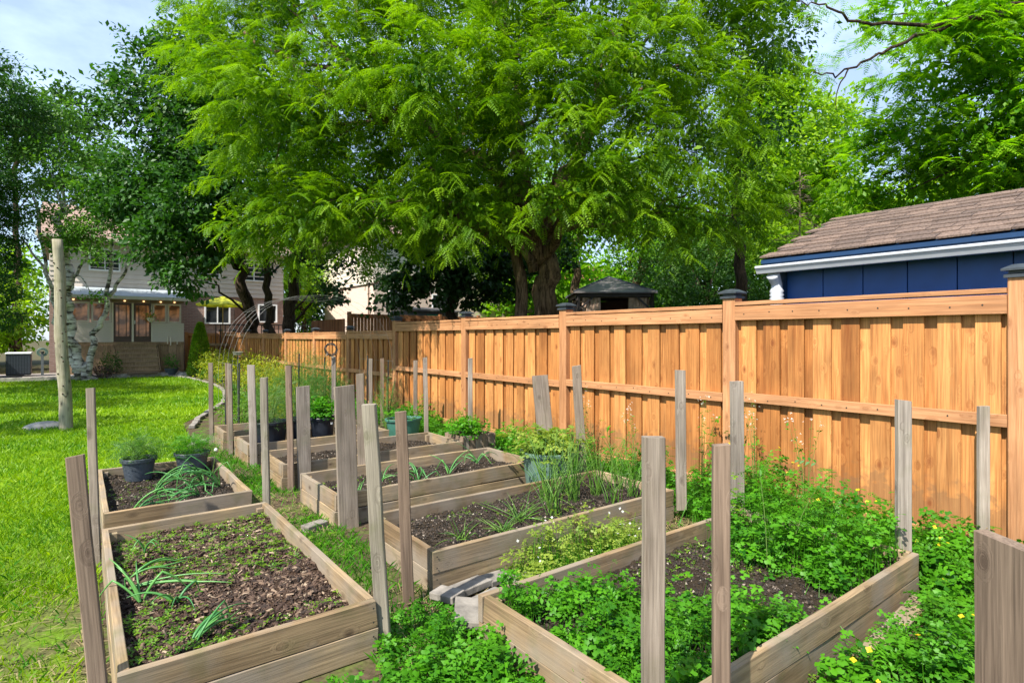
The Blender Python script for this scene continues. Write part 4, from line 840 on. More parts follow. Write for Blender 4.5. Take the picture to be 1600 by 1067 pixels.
def cover(name, reg, n, base, h, size, mat, hf=None, mask=None, flowers=None, seed=0, kindpets='petal', stems=True, layers=1.0):
    """thicket of lobed leaves on stalks: canopy height follows a lumpy field"""
    r = np.random.default_rng(seed); x0, y0, x1, y1 = reg; m = max(6, n//26); cx, cy = r.uniform(x0, x1, m), r.uniform(y0, y1, m)
    ch = (.45+.75*r.random(m)**1.3)*(1+.25*(r.random(m) > .9)); cr_ = .5+.7*r.random(m); R0 = 1.15*math.sqrt((x1-x0)*(y1-y0)/m); ci = r.integers(0, m, n); q = np.sqrt(r.random(n)); a_ = r.uniform(0, 6.283, n)
    x = cx[ci]+q*R0*cr_[ci]*np.cos(a_); y = cy[ci]+q*R0*cr_[ci]*np.sin(a_); k = (x > x0) & (x < x1) & (y > y0) & (y < y1)
    if mask is not None: k &= mask(x, y) > r.normal(size=n)*.18
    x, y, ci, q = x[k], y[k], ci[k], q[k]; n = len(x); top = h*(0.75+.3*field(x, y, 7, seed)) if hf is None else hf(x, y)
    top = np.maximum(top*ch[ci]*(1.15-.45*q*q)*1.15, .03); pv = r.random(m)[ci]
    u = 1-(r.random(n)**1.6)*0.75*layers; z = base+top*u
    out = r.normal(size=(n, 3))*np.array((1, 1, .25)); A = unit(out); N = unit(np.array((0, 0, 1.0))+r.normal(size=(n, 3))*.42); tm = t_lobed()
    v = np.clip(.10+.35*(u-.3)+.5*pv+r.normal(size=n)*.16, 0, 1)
    P = np.stack([x, y, z], 1); ps = (.55+.6*r.random(m))[ci]; fern = (r.random(m) < .28)[ci]; tf = t_pinnate_w(4, .34, .20); tf = (tf[0], np.vstack([tf[1][:, [0, 1, 2]], tf[1][:, [0, 2, 3]]]))
    sz = size*ps*(.6+.6*r.random(n)); a = scatter(tm[0], tm[1], P[~fern], A[~fern], N[~fern], sz[~fern], v[~fern]); a2 = scatter(tf[0], tf[1], P[fern], A[fern], N[fern], sz[fern]*1.5, v[fern])
    o = leafobj(name, [a, a2], M[mat], kind='stuff')
    m_ = min(n, 2600); Vs = []; b2 = np.stack([x[:m_], y[:m_], np.full(m_, base)], 1)+r.normal(size=(m_, 3))*np.array((.04, .04, 0)); w = r.normal(size=(m_, 3))*np.array((.0022, .0022, 0))
    V = np.stack([b2-w, b2+w, P[:m_]+w*.5], 1).reshape(-1, 3); F = np.arange(m_*3).reshape(-1, 3)
    leafobj(name+'_stalks', [(V, F, np.full(m_*3, .5))], M['herb'], kind='stuff')
    if flowers:
        i = r.choice(n, flowers); q = P[i].copy(); q[:, 2] = base+top[i]+.03+.05*r.random(flowers); Vp = []; Fp = []
        for kk in range(4):
            a_ = kk*math.pi/2; c, s_ = math.cos(a_), math.sin(a_); bb = len(Vp)
            for X_, Y_, Z_ in ((0, 0, 0), (-.45, .6, .12), (0, 1, .1), (.45, .6, .12)): Vp.append((X_*c-Y_*s_, X_*s_+Y_*c, Z_))
            Fp += [(bb, bb+2, bb+1), (bb, bb+3, bb+2)]
        leafobj('yellow_flowers' if kindpets == 'petal' else 'white_flowers', [scatter(np.array(Vp), np.array(Fp), q, randdir(flowers)*np.array((1, 1, .2)), unit(np.array((-.5, -.6, .8))+randdir(flowers)*.5), (.013 if kindpets == 'petal' else .009)*(.7+.5*r.random(flowers)), r.random(flowers))], M[kindpets], kind='stuff')
        q0 = q.copy(); q0[:, 2] -= .12; w = np.tile((.001, .001, 0), (flowers, 1)); leafobj('flower_stalks', [(np.stack([q0-w, q0+w, q], 1).reshape(-1, 3), np.arange(flowers*3).reshape(-1, 3), np.full(flowers*3, .5))], M['herb'], kind='stuff')
    return o
smooth = lambda d: np.clip(d, -1, 1)
# weeds filling the left half of the nearest bed
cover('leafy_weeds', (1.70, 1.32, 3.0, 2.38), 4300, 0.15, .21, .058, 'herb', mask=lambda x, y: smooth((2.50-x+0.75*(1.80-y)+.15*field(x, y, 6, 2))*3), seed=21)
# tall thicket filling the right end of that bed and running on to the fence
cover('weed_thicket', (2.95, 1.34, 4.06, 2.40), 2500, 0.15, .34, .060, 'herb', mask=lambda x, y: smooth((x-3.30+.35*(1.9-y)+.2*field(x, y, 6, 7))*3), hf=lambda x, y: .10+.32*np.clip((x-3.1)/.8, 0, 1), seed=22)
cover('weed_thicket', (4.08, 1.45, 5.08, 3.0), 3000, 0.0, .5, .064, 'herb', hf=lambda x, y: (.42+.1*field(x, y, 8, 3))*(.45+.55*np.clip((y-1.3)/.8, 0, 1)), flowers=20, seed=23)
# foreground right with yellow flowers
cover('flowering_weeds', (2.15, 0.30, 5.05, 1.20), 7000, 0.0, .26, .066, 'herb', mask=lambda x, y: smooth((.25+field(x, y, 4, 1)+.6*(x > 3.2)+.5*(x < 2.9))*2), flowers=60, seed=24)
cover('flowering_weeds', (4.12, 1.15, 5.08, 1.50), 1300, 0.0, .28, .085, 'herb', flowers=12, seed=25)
# bottom centre patch in front of the mulch bed
cover('leafy_weeds', (0.62, 1.80, 1.62, 2.66), 2800, 0.0, .22, .066, 'herb', mask=lambda x, y: smooth((x-.80-.45*(y-2.0)+.35*field(x, y, 9, 2))*3), hf=lambda x, y: .12+.07*field(x, y, 7, 1), seed=26)
cover('leafy_weeds', (1.22, 2.66, 1.60, 3.0), 380, 0.0, .10, .045, 'herb', seed=27)
r5 = random.Random(9)
for k in range(9):
    x, y = (r5.uniform(3.3, 4.0), r5.uniform(1.5, 2.35)) if k < 3 else ((r5.uniform(4.15, 5.0), r5.uniform(1.4, 3.0)) if k < 6 else (r5.uniform(4.3, 5.0), r5.uniform(3.1, 5.2)))
    h = r5.uniform(.45, .78); z0 = .16 if k < 3 else 0; b = Bag(); lx, ly = r5.uniform(-.12, .12), r5.uniform(-.12, .12); P0 = [(x+lx*u*u, y+ly*u*u, z0+h*u) for u in np.linspace(0, 1, 6)]
    t = root('tall_weed', (x, y, z0), 'tall '+['feathery-leaved', 'lobed-leaved', 'small pointed-leaved'][k % 3]+' weed stalk '+('rising inside the right end of the nearest raised bed' if k < 3 else 'between the nearest raised bed and the fence' if k < 6 else 'by the fence behind the chive bed'), 'weed', 'tall weed stalks in the thickets'); b.tube(P0, [.0035, .003, .003, .002, .002, .001], 4); b.obj('stem', M['stem'], t, (x, y, z0))
    nn = 26; uu = .3+.7*rng.random(nn); P = np.array([(x+lx*u*u, y+ly*u*u, z0+h*u) for u in uu]); D_ = unit(rng.normal(size=(nn, 3))*np.array((1, 1, .15))+np.array((0, 0, .25))); P = P+D_*.02; tl = [t_pinnate_s(4, .4, .22), t_lobed(), t_leaf(.45)][k % 3]
    leafobj('foliage', [scatter(tl[0], tl[1], P, D_, unit(np.array((0, 0, 1.0))+randdir(nn)*.4), (.11-.06*uu)*(.6+.6*rng.random(nn)), rng.random(nn)*.6+.3)], M[['herb', 'weed', 'herb'][k % 3]], t, loc=(x, y, z0), kind='stuff')
# gap between the two nearest right beds
cover('pale_weeds', (2.2, 2.46, 3.3, 3.06), 2000, 0.0, .24, .045, 'herbpale', hf=lambda x, y: .30+.08*field(x, y, 9, 4)-.22*np.abs(x-2.75), flowers=22, kindpets='whitepetal', seed=28)
cover('leafy_weeds', (3.1, 2.50, 4.1, 3.05), 260, 0.0, .10, .04, 'herb', seed=29)
# along the fence
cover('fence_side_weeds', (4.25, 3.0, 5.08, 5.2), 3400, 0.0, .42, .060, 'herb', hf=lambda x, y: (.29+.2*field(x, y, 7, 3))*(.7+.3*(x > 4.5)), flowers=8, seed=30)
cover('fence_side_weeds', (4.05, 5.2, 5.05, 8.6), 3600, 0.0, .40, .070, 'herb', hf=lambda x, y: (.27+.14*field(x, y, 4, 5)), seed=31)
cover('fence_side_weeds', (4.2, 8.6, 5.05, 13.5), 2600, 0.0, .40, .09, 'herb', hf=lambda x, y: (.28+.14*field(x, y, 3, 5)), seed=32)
cover('path_weeds', (1.20, 3.3, 1.66, 9.4), 950, 0.0, .08, .035, 'weed', mask=lambda x, y: smooth(field(x, y, 4, 6)*2), seed=33)

# flower bed behind the far beds, between lawn edging and fence
def shrub(name, c, rad, h, n, size, mat, label, cat='shrub', tm=None, group='plants of the long border by the fence', cone=False, stems=7):
    t = root(name, c, label, cat, group); b = Bag()
    for k in range(stems):
        a = random.uniform(0, 6.28); b.tube([c, (c[0]+rad*.35*math.cos(a), c[1]+rad*.35*math.sin(a), c[2]+h*.5), (c[0]+rad*.6*math.cos(a), c[1]+rad*.6*math.sin(a), c[2]+h*.85)], [.014, .008, .003], 5)
    b.obj('stem', M['stem'], t, c)
    d = randdir(n); q = .45+.6*rng.random(n)
    if cone:
        u = rng.random(n)**.8; rr_ = rad*np.sqrt(np.clip(1-u, 0.0, 1))*(1-.12*u)*(.8+.25*rng.random(n)); a = rng.uniform(0, 6.283, n); P = np.stack([c[0]+rr_*np.cos(a), c[1]+rr_*np.sin(a), c[2]+u*h], 1); O = unit(np.stack([np.cos(a), np.sin(a), np.full(n, .9)], 1)); A = unit(O+randdir(n)*.5)
        N = unit(randdir(n)*.6+O)
    else:
        lump = 1+.25*np.sin(d[:, 0]*7+c[0])*np.sin(d[:, 1]*6+c[1])+.2*np.sin(d[:, 2]*9); P = np.array(c)+np.array((0, 0, h*.5))+d*np.array((rad, rad, h*.5))*(q*lump)[:, None]; P[:, 2] = np.maximum(P[:, 2], c[2]+.02); A = unit(d+randdir(n)*.8+np.array((0, 0, .1))); N = unit(np.array((0, 0, .8))+randdir(n)*.7)
    tm = tm or t_leaf2(.5); leafobj('foliage', [scatter(tm[0], tm[1], P, A, N, size*(.6+.7*rng.random(n)), rng.random(n))], M[mat], t, loc=c, kind='stuff'); return t
shrub('arborvitae', (3.86, 25.9, 0), .46, 2.15, 9000, .075, 'arbor', 'cone-shaped bright green evergreen at the end of the fence', cone=True, tm=t_leaf2(.4))
for x, y, r_, h, n, s, mt, lab in [(3.95, 22.5, .65, 1.35, 3200, .07, 'yellowleaf', 'yellow-green bush nearest the cone evergreen'), (4.1, 19.5, .75, 1.3, 3600, .07, 'yellowleaf', 'broad yellow-green bush, second along the border'), (4.0, 16.6, .7, 1.25, 3600, .06, 'yellowleaf', 'yellow-flowering bush behind the small grey bowl'), (3.95, 14.2, .65, 1.05, 3600, .055, 'yellowleaf', 'yellow-green bush just left of the feathery plant'), (3.0, 13.2, .45, .62, 1800, .055, 'weed', 'low green bush at the lawn corner of the border'), (4.2, 12.4, .6, .95, 2600, .06, 'herb', 'mid green bush between the feathery plant and fence'), (2.3, 10.9, .42, .72, 1900, .05, 'weed', 'leafy bush behind the paired brown stakes'), (3.3, 11.6, .5, .75, 2300, .055, 'yellowleaf', 'pale yellow-green bush behind the black pots')]:
    shrub('border_bush', (x, y, 0), r_, h*.78, n, s, mt, lab)
for x, y, h, n, lab in [(2.95, 9.75, 1.38, 3600, 'tall feathery plant rising through the wire trellis'), (3.45, 10.1, 1.2, 3000, 'second tall feathery plant, leaning right under the trellis'), (2.5, 10.0, 1.0, 2200, 'shorter feathery plant left of the tall ones')]:
    shrub('feathery_bush', (x, y, 0), .42, h, n, .085, 'feather', lab, tm=t_pinnate_s(5, .3, .05), stems=12, group='tall feathery plants')
shrub('potted_climber', (4.15, 9.0, 0), .22, .95, 700, .05, 'feather', 'airy climbing plant beside the two close far stakes', tm=t_pinnate_s(4, .35, .1))
def strap(c, n, Lg, label, mat='feather'):
    t = root('iris_plant', c, label, 'plant', 'strap-leaved plants of the border')
    for k in range(n):
        a = random.uniform(0, 6.28); P, rad = blade(c, a, Lg*random.uniform(.6, 1.1), R(random.uniform(55, 85)), random.uniform(.3, 1.4), .016, 0, None); V = []
        for p, r_ in zip(P, rad): V += [(p[0]-r_*math.sin(a)-c[0], p[1]+r_*math.cos(a)-c[1], p[2]-c[2]), (p[0]+r_*math.sin(a)-c[0], p[1]-r_*math.cos(a)-c[1], p[2]-c[2]+.002)]
        F = [(2*i, 2*i+1, 2*i+3, 2*i+2) for i in range(len(P)-1)]; link('leaf', fmesh('leaf', np.array(V), np.array(F), np.full(len(V), random.random())), M[mat], t, c)
for x, y, lab in [(3.45, 22.8, 'strap-leaved clump near the cone evergreen'), (3.6, 20.6, 'strap-leaved clump at the lawn edging, second of three'), (3.2, 16.0, 'strap-leaved clump before the yellow bushes')]: strap((x, y, 0), 26, .75, lab)
e0 = [(2.85, 26.5), (3.3, 25.0), (3.45, 23), (3.5, 21), (3.45, 19.5), (3.3, 18), (3.0, 16.2), (2.65, 14.7), (2.2, 13.5), (1.8, 12.3), (1.55, 11.2)]
k = 0
for i in range(len(e0)-1):
    a, b_ = Vector((*e0[i], 0)), Vector((*e0[i+1], 0)); m_ = int((b_-a).length/.33)
    for j in range(m_):
        p = a.lerp(b_, (j+.5)/m_); d = (b_-a).normalized(); o = box('edging_stone', (p.x-.05, p.y-.15, 0), (p.x+.05, p.y+.15, .055+.02*random.random()), M['paver'], ch=.012); o.rotation_euler = (0, 0, math.atan2(d.y, d.x)-math.pi/2+random.uniform(-.1, .1)); o['kind'] = 'structure'

# ================================================================== BLUE SHED
sx0, sx1, sy0, sy1, ez = 6.25, 9.35, -1.3, 3.25, 2.36
sh = root('garden_shed', (7.8, 1, 0), 'dark blue shed with brown shingle roof and white gutter behind the fence', 'shed')
pw = .385; n = int((sy1-sy0)/pw)
for k in range(n):
    y1 = sy1-.06-k*pw; y0 = y1-pw+.007; box('wall_panel', (sx0, y0, 0), (sx0+.05, y1, ez+.02), M['navy'], sh, ch=.004)
box('wall', (sx0+.03, sy0+.05, 0), (sx1-.03, sy1-.05, ez), M['navy'], sh)
box('corner_trim', (sx0-.015, sy1-.06, 0), (sx0+.08, sy1+.02, ez+.01), M['navytrim'], sh)
rx, rz = 7.80, 3.12; ex, ezr = 6.06, 2.47; sl = math.hypot(rx-ex, rz-ezr); ux, uz = (rx-ex)/sl, (rz-ezr)/sl
g_ = Bag(); g_.add([(sx0, sy1, ez), (sx1, sy1, ez), (rx, sy1, rz-.05), (sx0, sy1-.03, ez), (sx1, sy1-.03, ez), (rx, sy1-.03, rz-.05)], [(0, 1, 2), (5, 4, 3), (0, 2, 5, 3), (1, 4, 5, 2), (0, 3, 4, 1)]); g_.obj('gable', M['navy'], sh, (7.8, 3.2, ez))
rd = Bag()
for s in (1, -1):
    X0 = ex if s > 0 else 2*rx-ex
    rd.add([(X0, sy0-.2, ezr-.02), (X0, sy1+.14, ezr-.02), (rx, sy1+.14, rz-.02), (rx, sy0-.2, rz-.02), (X0, sy0-.2, ezr-.06), (X0, sy1+.14, ezr-.06), (rx, sy1+.14, rz-.06), (rx, sy0-.2, rz-.06)], [(0, 1, 2, 3), (7, 6, 5, 4), (0, 4, 5, 1), (1, 5, 6, 2), (0, 3, 7, 4)])
rd.obj('roof', M['navytrim'], sh, (rx, 1, rz))
box('fascia', (ex+.02, sy0-.2, 2.33), (ex+.045, sy1+.13, 2.45), M['navytrim'], sh)
roofp = root('shingle_roof', (7.8, 1, 2.4), None, None); roofp.parent = sh; roofp.location = (0, 0, 2.4)
rows = 10; rstep = sl/rows; shw = .31; qs = random.Random(5); shm = {}
for i in range(rows):
    y = sy1+.15+(-.15 if i % 2 else 0)+qs.uniform(-.04, .04)
    while y > sy0-.2:
        w = qs.choice([.20, .26, .31, .31]); yt = min(y, sy1+.15); yb = max(y-w, sy0-.25)
        if yt-yb > .03:
            cx_, cz_ = ex+ux*(i*rstep-.012), ezr+uz*(i*rstep-.012); Lh = rstep+.035; off = .009+qs.uniform(0, .009)
            p0 = (cx_-uz*off, (yt+yb)/2, cz_+ux*off); p1 = (cx_+ux*Lh-uz*.002, (yt+yb)/2, cz_+uz*Lh+ux*.002)
            beam('shingle', p0, p1, round(yt-yb-.008, 3), .018, M['shingle'], roofp, wdir=(0, 1, 0), ch=.001)
        y -= w
for k in range(16):
    y1 = sy1+.15-k*.30
    for s in (1,):
        beam('ridge_cap', (rx-.07, y1-.15, rz-.015), (rx+.0, y1-.15, rz+.016), .29, .009, M['shingle'], roofp, wdir=(0, 1, 0), ch=.001)
gu = Bag(); prof = [(0, .012), (-.005, .085), (-.02, .095), (-.10, .095), (-.112, .088), (-.108, .070), (-.095, .060), (-.07, .012)]
V = [(6.075+p[0], yy, 2.285+p[1]) for yy in (sy0-.2, sy1+.16) for p in prof]; m_ = len(prof)
gu.add(V, [tuple(range(m_)), tuple(reversed(range(m_, 2*m_)))]+[(j, j+m_, (j+1) % m_+m_, (j+1) % m_) for j in range(m_)])
gt = gu.obj('gutter', M['gutter'], sh, (6.05, 1, 2.28))
dsp = Bag(); zz = np.linspace(2.28, 0.1, 110); dsp.tube([(6.06+min(.08, (2.28-z)*.8), sy1+.0, z) for z in zz], [.070+.008*math.sin(z*150) if z < 2.12 else .058+.16*max(0, z-2.2) for z in zz], 14); dsp.obj('downspout', M['gutter'], sh, (6.1, sy1, 0), smooth=True)

# ================================================================== GAZEBO
gx, gy, gw = 14.75, 13.85, 1.22
gz = root('gazebo', (gx, gy, 0), 'dark metal-roofed gazebo with tan curtains beyond the fence', 'gazebo'); ze, za = 3.06, 3.68
ang = R(-37)
def gpt(a, b_, z): c, s_ = math.cos(ang), math.sin(ang); return (gx+a*c-b_*s_, gy+a*s_+b_*c, z)
cs = [(-1, -1), (1, -1), (1, 1), (-1, 1)]
for i in range(4):
    a, b_ = cs[i], cs[(i+1) % 4]; o_ = gw+.15; P = [gpt(a[0]*o_, a[1]*o_, ze), gpt(b_[0]*o_, b_[1]*o_, ze), gpt(0, 0, za)]; Q = [(p[0], p[1], p[2]-.04) for p in P]
    bb = Bag(); bb.add(P+Q, [(0, 1, 2), (5, 4, 3), (0, 3, 4, 1), (1, 4, 5, 2), (2, 5, 3, 0)]); bb.obj('roof_panel', M['gazroof'], gz, P[2])
    beam('hip_cap', gpt(a[0]*o_, a[1]*o_, ze+.01), gpt(0, 0, za+.015), .05, .03, M['potgrey'], gz, wdir=(0, 0, 1))
    beam('post', gpt(a[0]*gw, a[1]*gw, 0), gpt(a[0]*gw, a[1]*gw, ze-.02), .10, .10, M['gazframe'], gz)
    beam('eave_beam', gpt(a[0]*gw, a[1]*gw, ze-.09), gpt(b_[0]*gw, b_[1]*gw, ze-.09), .12, .06, M['gazframe'], gz, wdir=(0, 0, 1))
    for (m1, m2) in ((a, b_), (b_, a)):
        t_ = .22; bx, by = m1[0]*(1-t_)+m2[0]*t_, m1[1]*(1-t_)+m2[1]*t_; beam('brace', gpt(m1[0]*gw, m1[1]*gw, ze-.6), gpt(bx*gw, by*gw, ze-.12), .06, .04, M['gazframe'], gz, wdir=(0, 0, 1))
        P = []; 
        for k in range(15):
            u = .03+.26*k/14; x_, y_ = m1[0]*(1-u)+m2[0]*u, m1[1]*(1-u)+m2[1]*u; s2 = .06*math.sin(k*2.1); P.append((x_*(gw-.08+s2*.5), y_*(gw-.08+s2*.5)))
        V = [gpt(p[0], p[1], ze-.18) for p in P]+[gpt(p[0]*.985, p[1]*.985, .2) for p in P]
        bb = Bag(); bb.add(V, [(k, k+1, k+16, k+15) for k in range(14)]); o = bb.obj('curtain', M['curtain'], gz, V[0]); sm = o.modifiers.new('thick', 'SOLIDIFY'); sm.thickness = .01
box('back_panel', (gx+.3, gy-.6, 0), (gx+.35, gy+.9, ze-.2), plain('reddish_wood_panel', (.06, .018, .012)), gz)

# ================================================================== NEIGHBOUR'S OLD FENCE AND SHED
of = root('neighbour_fence', (12, 20, 0), "neighbour's reddish-brown board fence beyond the new fence", 'fence')
A_, B_ = Vector((7.75, 20.0, 0)), Vector((17.6, 20.6, 0)); d = (B_-A_).normalized()
for k in range(75):
    p = A_+d*(k*.132); beam('board', (p.x, p.y, .1), (p.x, p.y, 2.30), .118, .02, M['fencefar'], of, wdir=(d.x, d.y, 0))
for k in range(6):
    p = A_+d*(k*1.95); beam('post', (p.x, p.y-.06, 0), (p.x, p.y-.06, 2.5), .12, .12, M['fencefar'], of, wdir=(d.x, d.y, 0)); 
    if k < 5: q = A_+d*((k+1)*1.95); beam('rail', (p.x, p.y-.08, 2.36), (q.x, q.y-.08, 2.36), .14, .05, M['fencefar'], of, wdir=(0, 0, 1))
lf = root('side_fence', (7.7, 22, 0), 'old board fence running away at the corner by the pale brick house', 'fence')
for k in range(28): beam('board', (7.66, 20.2+k*.132, .1), (7.66, 20.2+k*.132, 2.25), .129, .02, M['fencefar'], lf, wdir=(0, 1, 0))
gs = root('grey_shed', (12.3, 23.2, 0), 'small dark grey shed with teal window behind the far fence', 'shed')
box('wall', (11.4, 22.6, 0), (14.0, 24.6, 2.75), M['grey_shed'], gs); b = Bag(); b.add([(11.2, 22.4, 2.75), (14.2, 22.4, 2.70), (14.2, 24.8, 2.95), (11.2, 24.8, 2.98), (11.2, 22.4, 2.82), (14.2, 22.4, 2.77), (14.2, 24.8, 3.02), (11.2, 24.8, 3.05)], [(3, 2, 1, 0), (4, 5, 6, 7), (0, 1, 5, 4), (1, 2, 6, 5), (2, 3, 7, 6), (3, 0, 4, 7)]); b.obj('roof', M['gazroof'], gs, (12.6, 23.5, 2.75))
box('window', (12.35, 22.56, 2.15), (12.95, 22.6, 2.6), M['teal'], gs)

# ================================================================== HOUSE WITH PORCH
hs = root('house', (2, 30, 0), 'two-storey house with pale siding and a raised sun porch behind birch trees', 'house')
HX0, HX1, HY = -1.0, 8.2, 30.0
box('wall', (HX0, HY, 0), (HX1, HY+9, 3.52), M['brick'], hs)
box('upper_wall', (HX0+.02, HY-.02, 3.52), (HX1-.02, HY+9, 5.75), M['siding'], hs)
for k in range(11):
    z = 3.50+k*.205; b = Bag(); b.add([(HX0-.0, HY-.085, z), (HX1, HY-.085, z), (HX1, HY-.055, z+.2), (HX0, HY-.055, z+.2), (HX0, HY-.03, z), (HX1, HY-.03, z), (HX1, HY-.03, z+.2), (HX0, HY-.03, z+.2)], [(0, 1, 2, 3), (0, 4, 5, 1), (3, 2, 6, 7)])
    b.obj('siding_board', M['siding'], hs, (3.6, HY, z))
r_ = Bag(); r_.add([(HX0-.4, HY-.55, 5.70), (HX1+.4, HY-.55, 5.70), (HX1+.4, HY+4.5, 7.9), (HX0-.4, HY+4.5, 7.9), (HX0-.4, HY+9.5, 5.70), (HX1+.4, HY+9.5, 5.70)], [(0, 1, 2, 3), (3, 2, 5, 4), (0, 3, 4), (1, 5, 2), (0, 4, 5, 1)]); r_.obj('roof', M['rooftan'], hs, (3.6, HY, 5.7))
box('eave_gutter', (HX0-.42, HY-.66, 5.62), (HX1+.42, HY-.55, 5.74), M['siding2'], hs)
def window(parent, x0, x1, z0, z1, y, glass='glass', fr='white', fw=.06, mull=1, dep=.05):
    f = box('window', (x0, y-dep, z0), (x0+fw, y, z1), M[fr], parent)
    def fp(a, b_): return box('frame', a, b_, M[fr], f)
    fp((x1-fw, y-dep, z0), (x1, y, z1)); fp((x0+fw, y-dep, z0), (x1-fw, y, z0+fw)); fp((x0+fw, y-dep, z1-fw), (x1-fw, y, z1))
    st = (x1-x0)/(mull+1)
    for k in range(mull): fp((x0+st*(k+1)-.02, y-dep, z0+fw), (x0+st*(k+1)+.02, y-.005, z1-fw))
    for k in range(mull+1): box('pane', (x0+st*k+.03, y-.018, z0+fw), (x0+st*(k+1)-.03, y-.012, z1-fw), M[glass], f)
    return f
def sidewin(x0, x1, z0, z1, m_=1, g_='glass'): return window(hs, x0, x1, z0, z1, HY-.06, g_, mull=m_, dep=.08)
sidewin(4.3, 5.3, 4.35, 5.35); sidewin(6.2, 7.4, 4.30, 5.35); sidewin(0.3, 1.4, 4.4, 5.35)
window(hs, 4.65, 5.75, 2.20, 3.15, HY-.01, mull=1, dep=.08); window(hs, 7.0, 7.9, 2.30, 3.2, HY-.01, mull=1, dep=.08)
box('door_opening', (5.95, HY-.03, 1.2), (6.75, HY-.005, 3.3), M['doorbrown'], hs)
# porch
ph = box('porch', (-.43, 27.9, 1.28), (3.55, 29.95, 1.38), M['step'], hs)
for (x0, x1) in ((-.43, 1.02), (2.40, 3.55)):
    box('porch_wall', (x0, 27.95, 1.38), (x1, 28.0, 2.17), M['siding'], hs)
    for k in range(8): box('porch_siding', (x0, 27.93, 1.385+k*.098), (x1, 27.95, 1.385+k*.098+.088), M['siding'], hs)
box('porch_header', (-.43, 27.94, 2.99), (3.55, 28.02, 3.14), M['soffit'], hs)
b = Bag(); b.add([(-.6, 27.6, 3.13), (3.75, 27.6, 3.13), (3.75, 30, 3.62), (-.6, 30, 3.62), (-.6, 27.6, 3.24), (3.75, 27.6, 3.24), (3.75, 30, 3.72), (-.6, 30, 3.72)], [(3, 2, 1, 0), (4, 5, 6, 7), (0, 1, 5, 4), (1, 2, 6, 5), (3, 0, 4, 7)]); b.obj('porch_roof', M['flash'], hs, (1.5, 28.5, 3.2))
box('porch_gutter', (-.62, 27.50, 3.10), (3.77, 27.60, 3.22), M['siding'], hs)
for x0, x1 in ((-.35, .30), (.36, 1.0)): window(hs, x0, x1, 2.18, 2.97, 28.0, 'glasslit', 'siding', mull=0)
for x0, x1 in ((2.42, 2.92), (2.95, 3.45)): window(hs, x0, x1, 2.18, 2.97, 28.0, 'glasslit', 'siding', mull=0)
for x0 in (1.08, 1.76):
    dr = box('door', (x0, 27.96, 1.39), (x0+.60, 27.99, 1.62), M['doorbrown'], hs)
    for a, b_ in (((x0, 27.95, 1.62), (x0+.07, 27.99, 2.96)), ((x0+.53, 27.95, 1.62), (x0+.60, 27.99, 2.96)), ((x0+.07, 27.95, 2.88), (x0+.53, 27.99, 2.96)), ((x0+.16, 27.955, 1.62), (x0+.19, 27.985, 2.88)), ((x0+.41, 27.955, 1.62), (x0+.44, 27.985, 2.88))): box('door_frame', a, b_, M['doorbrown'], dr)
    box('pane', (x0+.07, 27.972, 1.62), (x0+.53, 27.976, 2.88), M['glasslit'], dr)
    if x0 > 1.5: box('handle', (x0+.02, 27.93, 2.12), (x0+.05, 27.95, 2.26), M['white'], dr)
box('door_post', (1.69, 27.94, 1.39), (1.755, 27.99, 2.97), M['siding2'], hs); box('door_post', (1.02, 27.94, 1.39), (1.075, 27.99, 2.97), M['siding2'], hs); box('door_post', (2.365, 27.94, 1.39), (2.40, 27.99, 2.97), M['siding2'], hs)
for x in (-.2, 1.45, 2.1, 2.7, 3.2): lathe('porch_light', [(.0, .0), (.04, .02), (.03, .05)], M['lamp'], hs, (x, 27.9, 3.02), 10)
for k in range(14):
    x = -.42+k*.285
    if not (1.05 < x < 2.4): beam('skirt_board', (x+.13, 27.97, .13), (x+.13, 27.97, 1.27), .272, .02, M['step'], hs)
st = root('porch_steps', (1.85, 27.3, .13), 'weathered wooden stairs leading up to the porch doors', 'stairs')
for k in range(7):
    y = 26.72+k*.185; z = .13+.165*(k+1)-.02; box('tread', (1.10, y-.03, z-.035), (2.58, y+.20, z), M['step'], st, ch=.006); box('riser', (1.14, y+.0, z-.165), (2.54, y+.02, z-.036), M['step'], st)
for x in (1.08, 2.56): b = Bag(); b.add([(x, 26.74, .13), (x+.035, 26.74, .13), (x+.035, 28.0, .13), (x, 28, .13), (x, 26.74, .26), (x+.035, 26.74, .26), (x+.035, 27.97, 1.26), (x, 27.97, 1.26)], [(3, 2, 1, 0), (4, 5, 6, 7), (0, 1, 5, 4), (1, 2, 6, 5), (2, 3, 7, 6), (3, 0, 4, 7)]); b.obj('stringer', M['step'], st, (x, 27.4, .13))
tag(beam('doorstep_board', (1.45, 26.50, .17), (2.45, 26.50, .17), .22, .07, M['stakebrown'], None, wdir=(0, 1, 0)), 'low wooden board lying before the porch stairs', 'board')
for i, (x, z, h) in enumerate([(2.95, 1.32, .35), (3.06, 1.26, .30), (3.3, 1.3, .12)]):
    b = Bag(); b.tube([(x, 27.9, z-.02), (x, 27.9, z+h)], .022, 8); tag(b.obj('post_ornament', M['siding2'], None, (x, 27.9, z)), ['tall pale rod standing on the porch edge', 'shorter pale rod beside the tall one on the porch edge', 'stubby pale peg on the porch edge'][i], 'rod')
hbk = root('hanging_basket', (2.30, 27.4, 2.3), 'hanging flower basket with orange blossoms before the porch door', 'hanging basket')
lathe('basket', [(.04, 0), (.12, .08), (.14, .16), (.0, .14)], M['siding2'], hbk, (2.30, 27.4, 2.2), 14); b = Bag()
for a in (0, 2.1, 4.2): b.tube([(2.30+.13*math.cos(a), 27.4+.13*math.sin(a), 2.36), (2.30, 27.4, 3.1)], .005, 4)
b.obj('chain', M['metal_dark'], hbk, (2.3, 27.4, 2.4))
